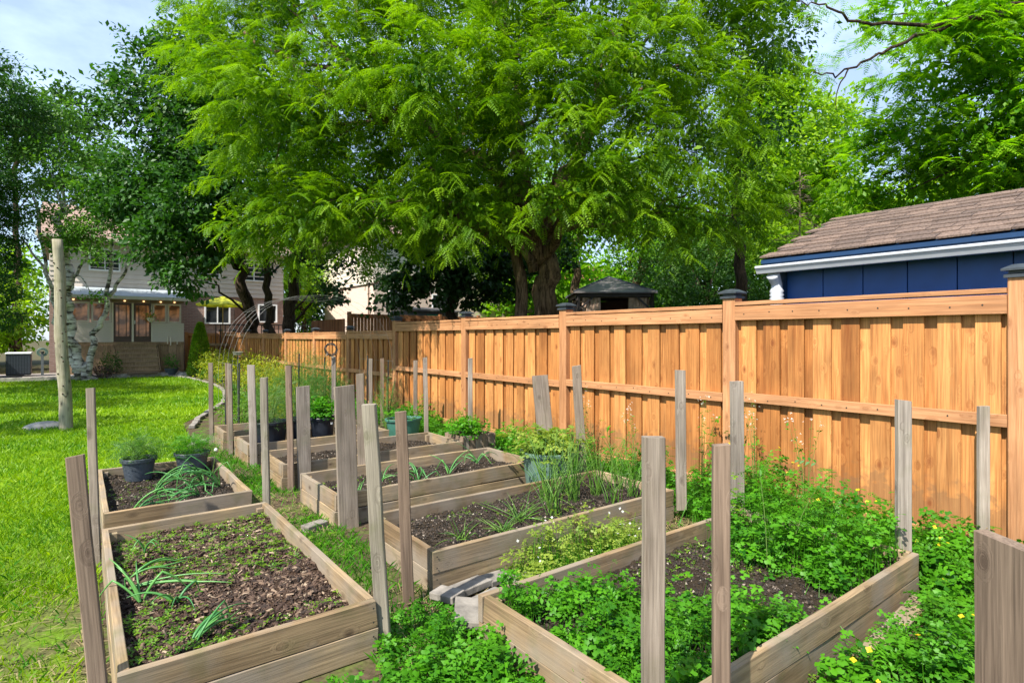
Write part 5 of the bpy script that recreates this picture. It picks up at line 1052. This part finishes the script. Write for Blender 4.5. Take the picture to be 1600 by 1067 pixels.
for nm, mt, nn in (('foliage', 'herb', 160), ('blossom', 'orange', 110)):
    P = np.array((2.30, 27.4, 2.42))+rng.normal(size=(nn, 3))*.10; leafobj(nm, [scatter(*t_leaf2(.8), P, randdir(nn), randdir(nn), .055*(.6+.6*rng.random(nn)), rng.random(nn))], M[mt], hbk, loc=(2.3, 27.4, 2.4), kind='stuff')
# patio furniture and plants
ac = root('air_conditioner', (-1.75, 27.9, .13), 'white-topped dark air conditioning unit at the house corner', 'air conditioner')
box('cabinet', (-2.15, 27.6, .18), (-1.45, 28.3, .95), M['hottub'], ac, ch=.03); box('top', (-2.17, 27.58, .95), (-1.43, 28.32, 1.02), M['white'], ac, ch=.02)
for k in range(16): box('louvre', (-2.13+k*.043, 27.585, .24), (-2.11+k*.043, 27.6, .9), M['potgrey'], ac)
hr = root('hose_reel', (-1.05, 27.7, 1.0), 'round grey coiled hose on the house corner', 'hose reel'); b = Bag()
for q_ in (.10, .13, .155): b.tube([(-1.12+q_*math.cos(a), 27.62, 1.02+q_*math.sin(a)) for a in np.linspace(0, 6.283, 22)], .018, 6)
b.obj('hose', M['potgreen'], hr, (-1.12, 27.62, 1.02)); lathe('hub', [(.0, 0), (.06, .0), (.06, .05), (0, .05)], M['metal_dark'], hr, (-1.12, 27.62, 1.0), 12); box('bracket', (-1.16, 27.6, .13), (-1.08, 27.7, 1.0), M['grey_shed'], hr)
ht = root('hot_tub', (-3.2, 27.6, .13), 'black covered hot tub on the patio left of the house', 'hot tub'); box('tub', (-4.3, 26.9, .13), (-2.45, 28.5, .98), M['hottub'], ht, ch=.05); box('cover', (-4.34, 26.86, .985), (-2.41, 28.54, 1.10), M['potgrey'], ht, ch=.04)
bbq = root('covered_barbecue', (-2.9, 26.75, .13), 'grey covered barbecue in front of the black hot tub', 'barbecue'); box('cover', (-3.5, 26.3, .02), (-2.75, 26.85, .62), M['grey_shed'], bbq, ch=.12)
pot('stone_pot', 2.95, 26.7, .0, .24, .32, M['potgrey'], 'wide grey pot with plants right of the porch stairs', taper=.7)
fluff('potted_grass', (2.95, 26.7, .3), .22, 200, .14, 'herb', 'green plant in the wide pot right of the stairs', 'plant', .4, tmpl=t_leaf2(.3))
shrub('border_bush', (.95, 26.8, .1), .40, .85, 900, .07, 'hedge', 'dark green bush between birch trunks and porch stairs', group='bushes before the porch')
shrub('border_bush', (.65, 26.5, .05), .45, .4, 800, .07, 'doorbrown', 'low purple-leaved bush at the foot of the birches', group='bushes before the porch')
rock('boulder', (.2, 26.2, .0), (.35, .25, .16), 'pale rock at the foot of the birch clump', seed=5); rock('boulder', (3.35, 26.3, .0), (.28, .2, .16), 'grey rock beside the wide pot at the patio corner', seed=6)
# umbrella and deck of the next garden
dk = root('raised_deck', (6.6, 28.6, 0), "neighbour's raised deck with dark railing behind the fence", 'deck')
box('floor', (4.6, 27.2, 1.2), (9.4, 29.9, 1.3), M['step'], dk)
for k in range(26): box('baluster', (4.65+k*.185, 27.25, 1.3), (4.68+k*.185, 27.28, 2.1), M['metal_dark'], dk)
box('top_rail', (4.6, 27.22, 2.1), (9.4, 27.30, 2.15), M['metal_dark'], dk)
for x in (4.65, 7.0, 9.3): box('post', (x, 27.25, 0), (x+.1, 27.35, 1.2), M['step'], dk)
um = root('patio_umbrella', (5.0, 27.6, 1.3), 'lime green patio umbrella on the neighbouring deck', 'umbrella'); b = Bag(); b.tube([(5.0, 27.6, 1.3), (5.0, 27.6, 3.38)], .02, 8); b.obj('pole', M['step'], um, (5, 27.6, 1.3))
V = [(5.0, 27.6, 3.38)]; F = []
for k in range(24):
    a = 2*math.pi*k/24; rr_ = 1.05 if k % 3 == 0 else .985; V.append((5.0+rr_*math.cos(a), 27.6+rr_*math.sin(a), 3.02-.03*(k % 3 != 0)))
for k in range(24): V.append((5.0+V[1+k][0]-5.0, V[1+k][1], V[1+k][2]-.07))
F = [(0, 1+k, 1+(k+1) % 24) for k in range(24)]+[(1+k, 25+k, 25+(k+1) % 24, 1+(k+1) % 24) for k in range(24)]
b = Bag(); b.add(V, F); b.obj('canopy', M['green_umb'], um, (5, 27.6, 3.0))
# pale brick house next door
h2 = root('house', (15, 28.5, 0), 'pale brick house with cream upper siding right of the tree trunks', 'house')
box('wall', (11.35, 26, 0), (22, 33, 4.2), M['brickpale'], h2); box('upper_wall', (11.32, 25.97, 4.2), (22.03, 33.03, 6.6), M['siding2'], h2)
for k in range(12): box('siding_board', (11.27, 25.92, 4.2+k*.2), (22.08, 33.08, 4.2+k*.2+.17), M['siding2'], h2)
b = Bag(); b.add([(10.9, 25.5, 6.6), (22.5, 25.5, 6.6), (22.5, 29.5, 8.6), (10.9, 29.5, 8.6), (10.9, 33.5, 6.6), (22.5, 33.5, 6.6)], [(0, 1, 2, 3), (3, 2, 5, 4), (0, 3, 4), (1, 5, 2), (0, 4, 5, 1)]); b.obj('roof', M['rooftan'], h2, (16, 29, 6.6))
window(h2, 12.1, 13.1, 3.0, 4.0, 25.99); window(h2, 14.5, 15.7, 2.6, 3.8, 25.99); b = Bag(); b.tube([(11.32, 26.6, .2), (11.32, 26.6, 6.5)], .045, 8); b.obj('downpipe', M['soffit'], h2, (11.32, 26.6, 0))
h3 = root('house', (34, 33, 0), 'distant white house with a red roof seen between forked trunks', 'house')
box('wall', (29, 29, 0), (38, 36, 5.2), M['siding2'], h3); b = Bag(); b.add([(28.5, 28.5, 5.2), (38.5, 28.5, 5.2), (38.5, 32.5, 7.2), (28.5, 32.5, 7.2), (28.5, 36.5, 5.2), (38.5, 36.5, 5.2)], [(0, 1, 2, 3), (3, 2, 5, 4), (0, 3, 4), (1, 5, 2), (0, 4, 5, 1)]); b.obj('roof', M['roofred'], h3, (33, 32, 5.2))

# ================================================================== TREES
LOC=[(3.5,12.4,3.6,0.75),(2.7,11.8,3.9,0.77),(2.7,11.8,4.9,0.68),(3.2,10.1,3.8,0.79),(4.3,10.6,3.7,0.7),(4.2,9.3,3.9,0.9),(4.9,8.2,3.8,0.85),(5.2,9.9,3.7,0.55),(5.5,7.7,3.5,0.38),(6.0,6.7,3.75,0.45),(6.7,6.2,3.8,0.66),(7.8,6.0,3.7,0.85),(8.9,5.8,4.1,0.79),(7.0,6.0,4.5,0.91),(6.2,6.6,4.7,0.91),(8.7,5.9,5.2,1.01),(10.3,6.0,4.0,0.74),(2.5,12.0,6.5,1.1),(2.3,13.4,7.9,1.0),(2.6,10.6,5.8,1.24),(3.9,10.9,5.3,1.11),(3.7,9.1,6.2,1.17),(4.5,7.9,5.8,1.06),(5.2,8.7,5.0,1.01),(5.7,7.6,5.9,0.96),(6.1,6.7,5.8,1.01),(7.4,6.3,6.2,1.17),(9.3,6.2,6.6,1.06),(10.4,5.9,7.6,0.87),(3.0,13.0,9.2,1.4),(3.0,11.5,8.1,1.36),(4.2,9.3,8.0,1.35),(5.9,8.1,7.8,1.24),(7.4,7.0,7.8,1.35),(9.6,6.5,8.5,1.24),(4.0,12.0,10.7,2.02),(6.7,10.0,11.0,2.29),(9.4,7.9,10.8,2.02),(6.7,11.2,8.4,2.19),(9.7,10.2,6.7,2.04),(6.0,13.1,5.9,1.89),(9.1,10.7,9.1,2.36)]
FRONT=[(5.9,8.6,3.9,0.5),(5.5,8.3,4.6,0.5),(6.2,8.0,4.3,0.45),(5.9,8.2,5.3,0.6),(6.2,8.9,4.25,0.5),(5.2,9.7,4.4,0.6),(4.5,11.7,4.6,0.8),(5.3,11.0,6.0,0.95),(6.3,10.2,6.6,0.95)]
LOC = LOC[:35]+FRONT+LOC[35:]; near = LOC[:44]; far_ = LOC[44:]
lv = [frond_leaves(near, 26, 4, 7, .225, .42, tmpl=t_pinnate_w(7, .25, .115), shell=.35), frond_leaves(far_, 9, 3, 7, .28, .7, tmpl=t_pinnate_w(5, .30, .2)), [None]]
inner = broad_leaves([(x, y, z, r*.6) for x, y, z, r in LOC]+[(6.0, 11.5, 4.6, 1.6), (7.5, 11.2, 5.0, 1.6), (4.6, 12.2, 4.6, 1.4), (9.2, 10.2, 4.8, 1.5), (10.3, 9.0, 5.2, 1.4), (8, 11.5, 7, 2), (5, 12, 7, 2), (10.5, 8, 7, 1.6)], 34, 34, .115, .18, shell=.1); lv[2] = inner
lv = [(a, (np.vstack([f[:, [0, 1, 2]], f[:, [0, 2, 3]]]) if f.shape[1] == 4 else f), c) for a, f, c in lv]
BX, BY = 8.17, 9.5
tree('locust_tree', 'huge spreading locust tree with feathery leaves and a thick furrowed trunk', 'tree', (BX, BY, 0),
     [(8.15, 9.5, 1.5), (8.1, 9.5, 3.0), (7.95, 9.5, 4.2)], LOC, M['bark'], .37, lv, M['locust'],
     fork=[(7.85, 9.55, 3.6), (7.3, 9.3, 5.6), (7.2, 9.6, 7.4), (8.6, 8.8, 5.8), (6.0, 9.8, 5.4), (5.0, 10.4, 5.9)], bsides=6,
     extra=[([(7.9, 9.6, 3.2), (7.3, 9.2, 5.4), (7.1, 9.6, 7.6), (6.8, 9.9, 10)], .22, .06), ([(7.9, 9.6, 3.6), (6.9, 9.6, 4.9), (6.0, 9.8, 5.4), (5.0, 10.4, 5.9), (3.6, 11.2, 6.6), (2.6, 12.2, 7.6)], .19, .03), ([(7.95, 9.5, 3.5), (8.5, 8.9, 5.4), (9.0, 8.2, 7.4), (9.3, 7.8, 9.6)], .2, .05), ([(8.0, 9.5, 3.3), (7.6, 8.2, 4.3), (7.2, 7.2, 5.3), (7.2, 6.8, 7.0)], .13, .03), ([(7.8, 9.5, 3.0), (7.2, 9.6, 3.9), (6.2, 9.4, 4.2), (5.0, 9.0, 4.6)], .12, .03)])
# second stem of the locust
limb(bpy.data.objects['locust_tree'], M['bark'], [(7.85, 9.8, 0), (7.75, 9.85, 2.2), (7.45, 9.9, 3.8), (7.0, 10.0, 5.6)], .17, .10, 'trunk', 12)
MAP=[(1.3,21.2,5.7,0.9),(1.6,21.4,9.0,1.21),(2.5,20.7,7.6,1.21),(1.4,21.5,6.6,1.11),(2.7,19.3,5.5,1.24),(2.0,19.8,4.4,1.05),(3.1,19.0,4.6,1.05),(3.7,18.5,5.9,1.15),(2.5,19.4,3.4,0.76),(3.5,20.0,8.6,1.42),(5.2,18.6,6.2,1.42),(2.1,22.2,10.7,1.07),(4.7,20.3,8.6,1.71),(3.5,21.2,10.9,1.49),(2.0,22.4,5.8,1.28),(3.1,21.5,7.3,1.49)]
tree('maple_tree', 'dark leaning maple whose foliage hangs over the right half of the porch', 'tree', (5.6, 24.3, 0), [(5.5, 24.3, 1.8), (5.0, 24.1, 4.2), (4.3, 23.9, 6.6)], MAP, M['barkdark'], .30, [broad_leaves(MAP, 60, 30, .17, .17), broad_leaves([(2.3,20.5,5.0,1.6),(3.0,19.6,6.8,1.8),(2.6,21,8.8,1.8),(4.3,18.9,5.0,1.2)], 25, 25, .18, .2, shell=.2)], M['maple'], group='dark maples behind the fence')
M2=[(5.9,22.0,6.4,1.48),(6.6,21.7,8.2,1.73),(7.0,21.3,5.0,1.11),(5.8,22.2,4.4,.6),(6.2,22.0,9.8,1.7)]
tree('maple_tree', 'straight dark maple trunk, middle of the three close trunks', 'tree', (5.95, 23.6, 0), [(5.95, 23.6, 2), (5.9, 23.6, 4), (5.85, 23.6, 6.8)], M2, M['barkdark'], .20, [broad_leaves(M2, 30, 20, .15, .16)], M['dmaple'], group='dark maples behind the fence')
M3=[(7.7,20.4,4.8,1.0),(8.1,20.1,6.4,1.4),(7.2,20.2,3.7,.6),(8.1,18.9,3.9,.65),(7.6,20.6,8.3,1.7)]
tree('maple_tree', 'dark maple leaning right, right-hand one of the three close trunks', 'tree', (6.25, 22.6, 0), [(6.35, 22.5, 2), (6.6, 22.3, 4.4), (7.2, 22.0, 6.8)], M3, M['barkdark'], .27, [broad_leaves(M3, 34, 22, .15, .16)], M['dmaple'], group='dark maples behind the fence')
DMA=[(6.7,18.8,3.0,0.5),(7.8,15.4,3.8,0.96),(7.5,15.6,2.9,0.7),(8.6,14.8,3.1,0.86),(9.4,14.2,4.0,0.96),(9.9,15.1,2.9,0.61),(10.7,14.5,3.3,0.77),(10.9,14.3,4.3,1.01),(8.4,14.9,4.6,0.96),(12.5,14.4,4.3,0.85),(9.5,15.0,6.0,1.3)]
tree('maple_tree', 'low dark maple with drooping leaves in front of the pale brick house', 'tree', (9.3, 15.6, 0), [(9.3, 15.5, 1.6), (9.2, 15.3, 3.0), (9.3, 15.1, 4.6)], DMA, M['barkdark'], .2, [broad_leaves(DMA, 60, 30, .15, .15, tmpl=t_leaf(.8))], M['dmaple'], group='dark maples behind the fence')
BIR=[(.3,25.0,5.6,.9),(-.6,25.4,5.0,.7),(1.3,24.8,6.4,.9),(.4,25.2,6.6,.9),(-1.2,26.0,8.2,0.9),(-0.3,25.3,7.8,1.01),(0.6,24.6,6.7,0.9),(-1.2,26.0,6.0,0.79),(-0.1,25.2,5.3,0.9),(1.0,24.4,5.6,0.79),(-0.5,26.7,9.8,0.94),(0.4,24.5,4.5,0.5),(-1.7,26.4,6.9,0.79),(-0.7,26.9,7.2,1.06),(0.55,25.2,3.0,0.31),(.9,25.5,8.0,1.0)]
bt = tree('birch_tree', 'clump of white-barked birch trunks before the porch', 'tree', (0.12, 26.0, 0), [(0.0, 26.0, .7), (-.25, 25.9, 2.2), (-.38, 25.9, 3.6), (-.55, 26.0, 6.0)], BIR, M['birch'], .20, [broad_leaves(BIR, 52, 24, .13, .2, shell=.2)], M['birchleaf'], fork=[(-.4, 25.9, 4.0), (-.5, 26, 6.0), (.95, 25.9, 4.2), (-.2, 25.9, 5)],
     extra=[([(.22, 26.0, .2), (.42, 25.95, 1.3), (.75, 25.9, 2.4), (.85, 25.85, 3.6), (.95, 25.9, 5.2)], .14, .05), ([(-.05, 26.0, .1), (-.45, 26.0, 1.3), (-.75, 26.0, 2.6), (-.95, 26.0, 4.2), (-1.3, 26.0, 6.5)], .13, .04), ([(.85, 25.9, 3.1), (1.15, 25.8, 3.6), (1.45, 25.7, 4.3), (1.6, 25.7, 5.2)], .08, .03), ([(-.3, 25.9, 3.0), (-.15, 25.8, 3.7), (.25, 25.6, 4.8), (.5, 25.5, 6.0)], .08, .03), ([(-.9, 26, 3.8), (-1.4, 26, 4.7), (-1.9, 26, 5.3)], .05, .02)])
CED=[(-2.2,25.8,9.6,1.3),(-1.4,26.2,8.9,1.1),(-3.4,26,10.4,1.6),(-1.9,25.3,2.2,.5),(-2.6,25.0,7.0,1.1),(-2.0,25.6,5.2,.7),(-3.0,25.9,6.4,1.4),(-2.5,25.3,4.7,0.96),(-2.9,24.4,3.5,1.3),(-2.2,25.2,3.0,0.6),(-3.1,26.7,8.0,1.12),(-2.4,25.3,5.8,0.9),(-3.7,26.2,8.6,1.6),(-1.95,25.3,4.1,0.5),(-3.2,24.3,2.2,.6)]
tree('cedar_tree', 'dark evergreen tree filling the left edge of the picture', 'tree', (-3.3, 25.6, 0), [(-3.3, 25.6, 2), (-3.3, 25.6, 5), (-3.4, 25.9, 8)], CED, M['barkdark'], .2, [broad_leaves(CED, 70, 36, .13, .15, tmpl=t_leaf2(.35))], M['cedarleaf'])
def simple_tree(lab, base, h, blobs, mt, dens, per, size, cat='tree', name='leafy_tree', group='trees beyond the gardens', r0=.18, spread=.25, tmpl=None):
    x, y = base; return tree(name, lab, cat, (x, y, 0), [(x+.1, y, h*.33), (x-.05, y+.1, h*.66), (x, y, h)], blobs, M['barkdark'], r0, [broad_leaves(blobs, dens, per, size, spread, tmpl=tmpl)], M[mt], group=group)
simple_tree('tree top rising far behind the house at the upper left', (-2.6, 39), 12, [(-2.8,39.8,14.0,2.2),(-1.5,38.8,13.6,1.9),(-.1,39.0,13.8,1.8),(-2.7,38.5,12.0,2.2),(0.8,39.5,12.3,2.2),(-1,39,11,2.4)], 'hedge', 12, 20, .3)
simple_tree('light green bush in the gap left of the house', (-2.6, 36), 2.5, [(-2.9,36.5,2.0,1.3),(-2.4,36,3.4,1.1),(-3.6,36,3.2,1.4)], 'lightleaf', 16, 20, .2)
simple_tree('green tree seen in the gap between the two houses', (10.2, 33), 4, [(9.8,33,3.6,1.4),(10.8,33.5,4.6,1.6),(10.2,33,2.2,1.3),(9.5,34,5.5,1.5),(11,34,6.5,1.6)], 'lightleaf', 18, 22, .2)
LGT=[(21.4,11.4,11.4,1.11),(22.4,10.7,10.2,1.24),(20.6,10.7,8.6,1.3),(22.9,10.2,8.4,1.24),(23.1,10.1,6.7,1.24),(22.0,11.0,6.7,1.24),(20.0,11.2,7.4,1.18),(24.4,10.4,10.3,0.78),(19.1,10.6,4.9,1.01),(20.8,11.8,10.2,1.48),(21.3,10.2,5.0,0.94),(22.8,11.6,7.7,1.81)]
simple_tree('pale green tree standing left of the dead conifer', (21.5, 11.2), 8, LGT, 'lightleaf', 46, 26, .22)
HED=[(15.6,12.0,3.6,0.85),(15.7,10.7,3.3,0.81),(16.7,9.9,3.3,0.81),(17.2,9.6,3.1,0.61),(16.7,12.4,4.4,1.01),(18.0,11.4,4.7,1.12),(15.4,10.9,2.6,0.61),(17.2,14.6,4.6,1.06),(15.9,10.8,2.0,0.8),(17.1,9.7,1.9,.8)]
tree('hedge', 'dark green overgrown hedge between gazebo and blue shed', 'hedge', (16.3, 10.8, 0), [(16.3, 10.8, .8), (16.4, 10.9, 1.8), (16.4, 11, 2.8)], HED, M['barkdark'], .12, [broad_leaves(HED, 70, 30, .10, .16)], M['hedge'])
for lab, base, pts, r0 in [('forked trunk tree leaning left behind the gazebo', (16.2, 16.4), [(16.1, 16.4, 2), (15.7, 16.6, 4.2), (15.6, 16.4, 6.5)], .24), ('forked trunk tree leaning right behind the gazebo', (17.3, 15.2), [(17.3, 15.2, 2), (17.7, 15.0, 4.0), (18.1, 14.6, 6.5)], .26)]:
    bl = [(pts[2][0]+dx, pts[2][1]+dy, pts[2][2]+dz, 1.5) for dx, dy, dz in ((0, 0, .5), (1.5, -1, .2), (-1.5, 1, .6), (.5, 1.2, 1.8), (1.0, -2.2, 1.5), (-1.2, -.6, -1.0))]
    tree('leafy_tree', lab, 'tree', (*base, 0), pts, bl, M['bark'], r0, [broad_leaves(bl, 24, 22, .15, .2)], M['rightleaf'], group='trees beyond the gardens')
# dead conifer
dc = root('dead_conifer', (13.1, 6.4, 0), 'thin dead conifer with bare tan twigs left of the shed roof', 'tree'); limb(dc, M['barkdead'], [(13.1, 6.4, 0), (13.1, 6.4, 3.0), (13.12, 6.4, 5.4)], .06, .012, 'trunk', 8, wob=.01)
for k in range(60):
    z = 2.2+k*.052; a = random.uniform(0, 6.28); l = max(.15, (5.5-z)*.32)*random.uniform(.7, 1.2); b = Bag(); e = (13.1+l*math.cos(a), 6.4+l*math.sin(a), z-.10*l+random.uniform(-.1, .15)); m1 = (13.1+l*.5*math.cos(a), 6.4+l*.5*math.sin(a), z+.03)
    b.tube([(13.1, 6.4, z), m1, e], [.012, .008, .003], 4)
    for j in range(7):
        u = random.uniform(.3, 1); p = (13.1+l*u*math.cos(a), 6.4+l*u*math.sin(a), z-.02); a2 = a+random.choice((-1, 1))*random.uniform(.4, 1.1); l2 = random.uniform(.08, .25); b.tube([p, (p[0]+l2*math.cos(a2), p[1]+l2*math.sin(a2), p[2]-l2*.4)], [.006, .002], 3)
    b.obj('branch', M['barkdead'], dc, (13.1, 6.4, z))
RGT=[(12.9,4.0,6.7,0.74),(12.6,3.0,6.8,0.9),(13.0,2.7,5.7,0.9),(13.3,3.7,5.6,0.87),(13.7,4.7,5.6,0.81),(13.2,5.1,4.9,0.61),(14.0,4.4,4.7,0.74),(13.7,3.4,4.8,0.87),(13.1,2.6,4.7,0.67),(12.1,3.4,7.5,0.5),(12.8,2.8,7.8,0.9),(12.4,4.4,7.8,0.25),(14.0,5.7,4.6,0.5),(13.7,2.2,6.8,1.35),(13.7,2.2,5.0,1.24),(13.6,5.2,6.0,0.35),(14.1,1.9,8.4,1.69),(14.6,3.6,3.6,1.0),(14.8,4.9,3.7,.8)]
tree('walnut_tree', 'bright green tree with long bare-tipped branches behind the blue shed', 'tree', (14.6, 1.0, 0), [(14.6, 1.0, 2), (14.5, 1.1, 4.2), (14.3, 1.3, 6)], RGT, M['barkdark'], .3, [frond_leaves(RGT, 24, 4, 7, .24, .42, droop=.12, tmpl=t_pinnate_s(6, .30, .17)), broad_leaves(RGT, 30, 18, .16, .22, shell=.15)], M['rightleaf'],
     extra=[([(14.4, 1.2, 5.2), (12.9, 2.1, 7.0), (12.0, 2.8, 6.95), (11.1, 3.51, 6.57), (10.59, 3.89, 6.31), (10.08, 4.28, 5.99), (9.74, 4.54, 6.0)], .06, .008), ([(12.2, 2.6, 6.95), (11.3, 3.3, 6.80), (10.33, 4.09, 6.86), (9.91, 4.41, 7.11), (9.53, 4.7, 7.18)], .045, .008), ([(10.2, 4.18, 6.05), (10.1, 4.3, 5.7), (10.15, 4.35, 5.4)], .015, .005), ([(14.4, 1.3, 5.0), (13.5, 3.0, 4.9), (13.0, 4.2, 4.5)], .05, .012)])
tw = [(12.0,2.8,7.0,.5),(11.3,3.3,6.9,.4),(11.8,3.0,6.5,.4),(10.3,4.1,6.3,.22),(10.9,3.7,6.7,.3),(10.0,4.35,7.1,.2),(11.5,3.3,6.5,.35),(9.85,4.5,6.0,.12),(11.6,3.1,7.3,.4),(10.8,3.6,7.2,.25)]
leafobj('sparse_leaves', [frond_leaves(tw, 60, 2, 5, .16, .3, tmpl=t_pinnate_s(6, .30, .12))], M['rightleaf'], bpy.data.objects['walnut_tree'], loc=(10.5, 4, 6.5), kind='stuff')
TR=[(11.3,6.5,8.8,0.94),(11.7,6.2,7.9,0.51),(12.5,6.8,7.4,0.53),(11.9,6.9,9.3,1.0),(12.9,7.4,8.4,.9),(12.6,7.3,6.4,.8),(13.4,7.9,6.6,1.0)]
simple_tree('dark-leaved tree top at the right of the locust crown', (13.2, 7.9), 7, TR, 'maple', 40, 24, .13)
# woods on the skyline
for i, (x, y, h, r_) in enumerate([(-9, 40, 9, 3.5), (-5.5, 44, 10, 3.6), (7, 46, 12, 3.8), (14, 44, 11, 3.5), (21, 38, 12, 3.8), (26, 33, 11, 3.6), (30, 26, 11, 3.6), (31, 19, 10, 3.4), (30, 12, 9, 3.2), (27, 7.5, 8.0, 3.0), (25, 3, 9, 3.2), (22, -1, 9, 3.2), (20, 24, 10, 3.2), (24, 16, 8.5, 2.6)]):
    bl = [(x+random.uniform(-.8, .8)*r_, y+random.uniform(-.8, .8)*r_, h*random.uniform(.2, .9), r_*random.uniform(.42, .62)) for _ in range(11)]+[(x, y, h*.5, r_*.8)]
    simple_tree(['background tree beyond the patio, far left', 'background tree behind the left house corner', 'background tree behind the house roof', 'background tree over the pale brick house', 'background tree behind the locust trunk', 'background tree above the old fence', 'background tree left of the gazebo', 'background tree behind the gazebo', 'background tree above the hedge', 'background tree right of the dead conifer', 'background tree above the shed ridge', 'background tree at the right edge behind the shed', 'background tree behind the small grey shed', 'background tree between hedge and pale tree'][i], (x, y), h*.7, bl, ['hedge', 'lightleaf', 'rightleaf', 'hedge', 'rightleaf', 'lightleaf', 'rightleaf', 'hedge', 'rightleaf', 'lightleaf', 'rightleaf', 'lightleaf', 'rightleaf', 'hedge'][i], 12, 26, .34, spread=.5)
for i, (x, y) in enumerate([(-5.2, 33), (-8.0, 31.5), (-3.9, 35.5), (-11, 30)]):
    simple_tree(['green bush behind the air conditioning unit', 'green bush behind the black hot tub', 'tall bush in the gap by the house corner', 'green bush at the far left behind the patio'][i], (x, y), 2.4, [(x, y, 1.4, 1.4), (x+.9, y, 2.4, 1.2), (x-.9, y+.3, 2.6, 1.3), (x, y, 3.5, 1.2)], ['rightleaf', 'hedge', 'lightleaf', 'hedge'][i], 16, 24, .2, name='bush')
# tree on the left of the lawn whose shade lies on the grass
SL=[(-6.6,14.8,8.2,1.3),(-5.8,18.0,8.6,1.6),(-7.2,20.5,8.5,1.6),(-6.6,11.4,7.6,1.1),(-5.2,20.6,7.4,1.0),(-6,23.0,8.2,1.5)]
simple_tree('broad tree standing left of the lawn', (-7.6, 17.5), 6, SL, 'maple', 46, 18, .2)
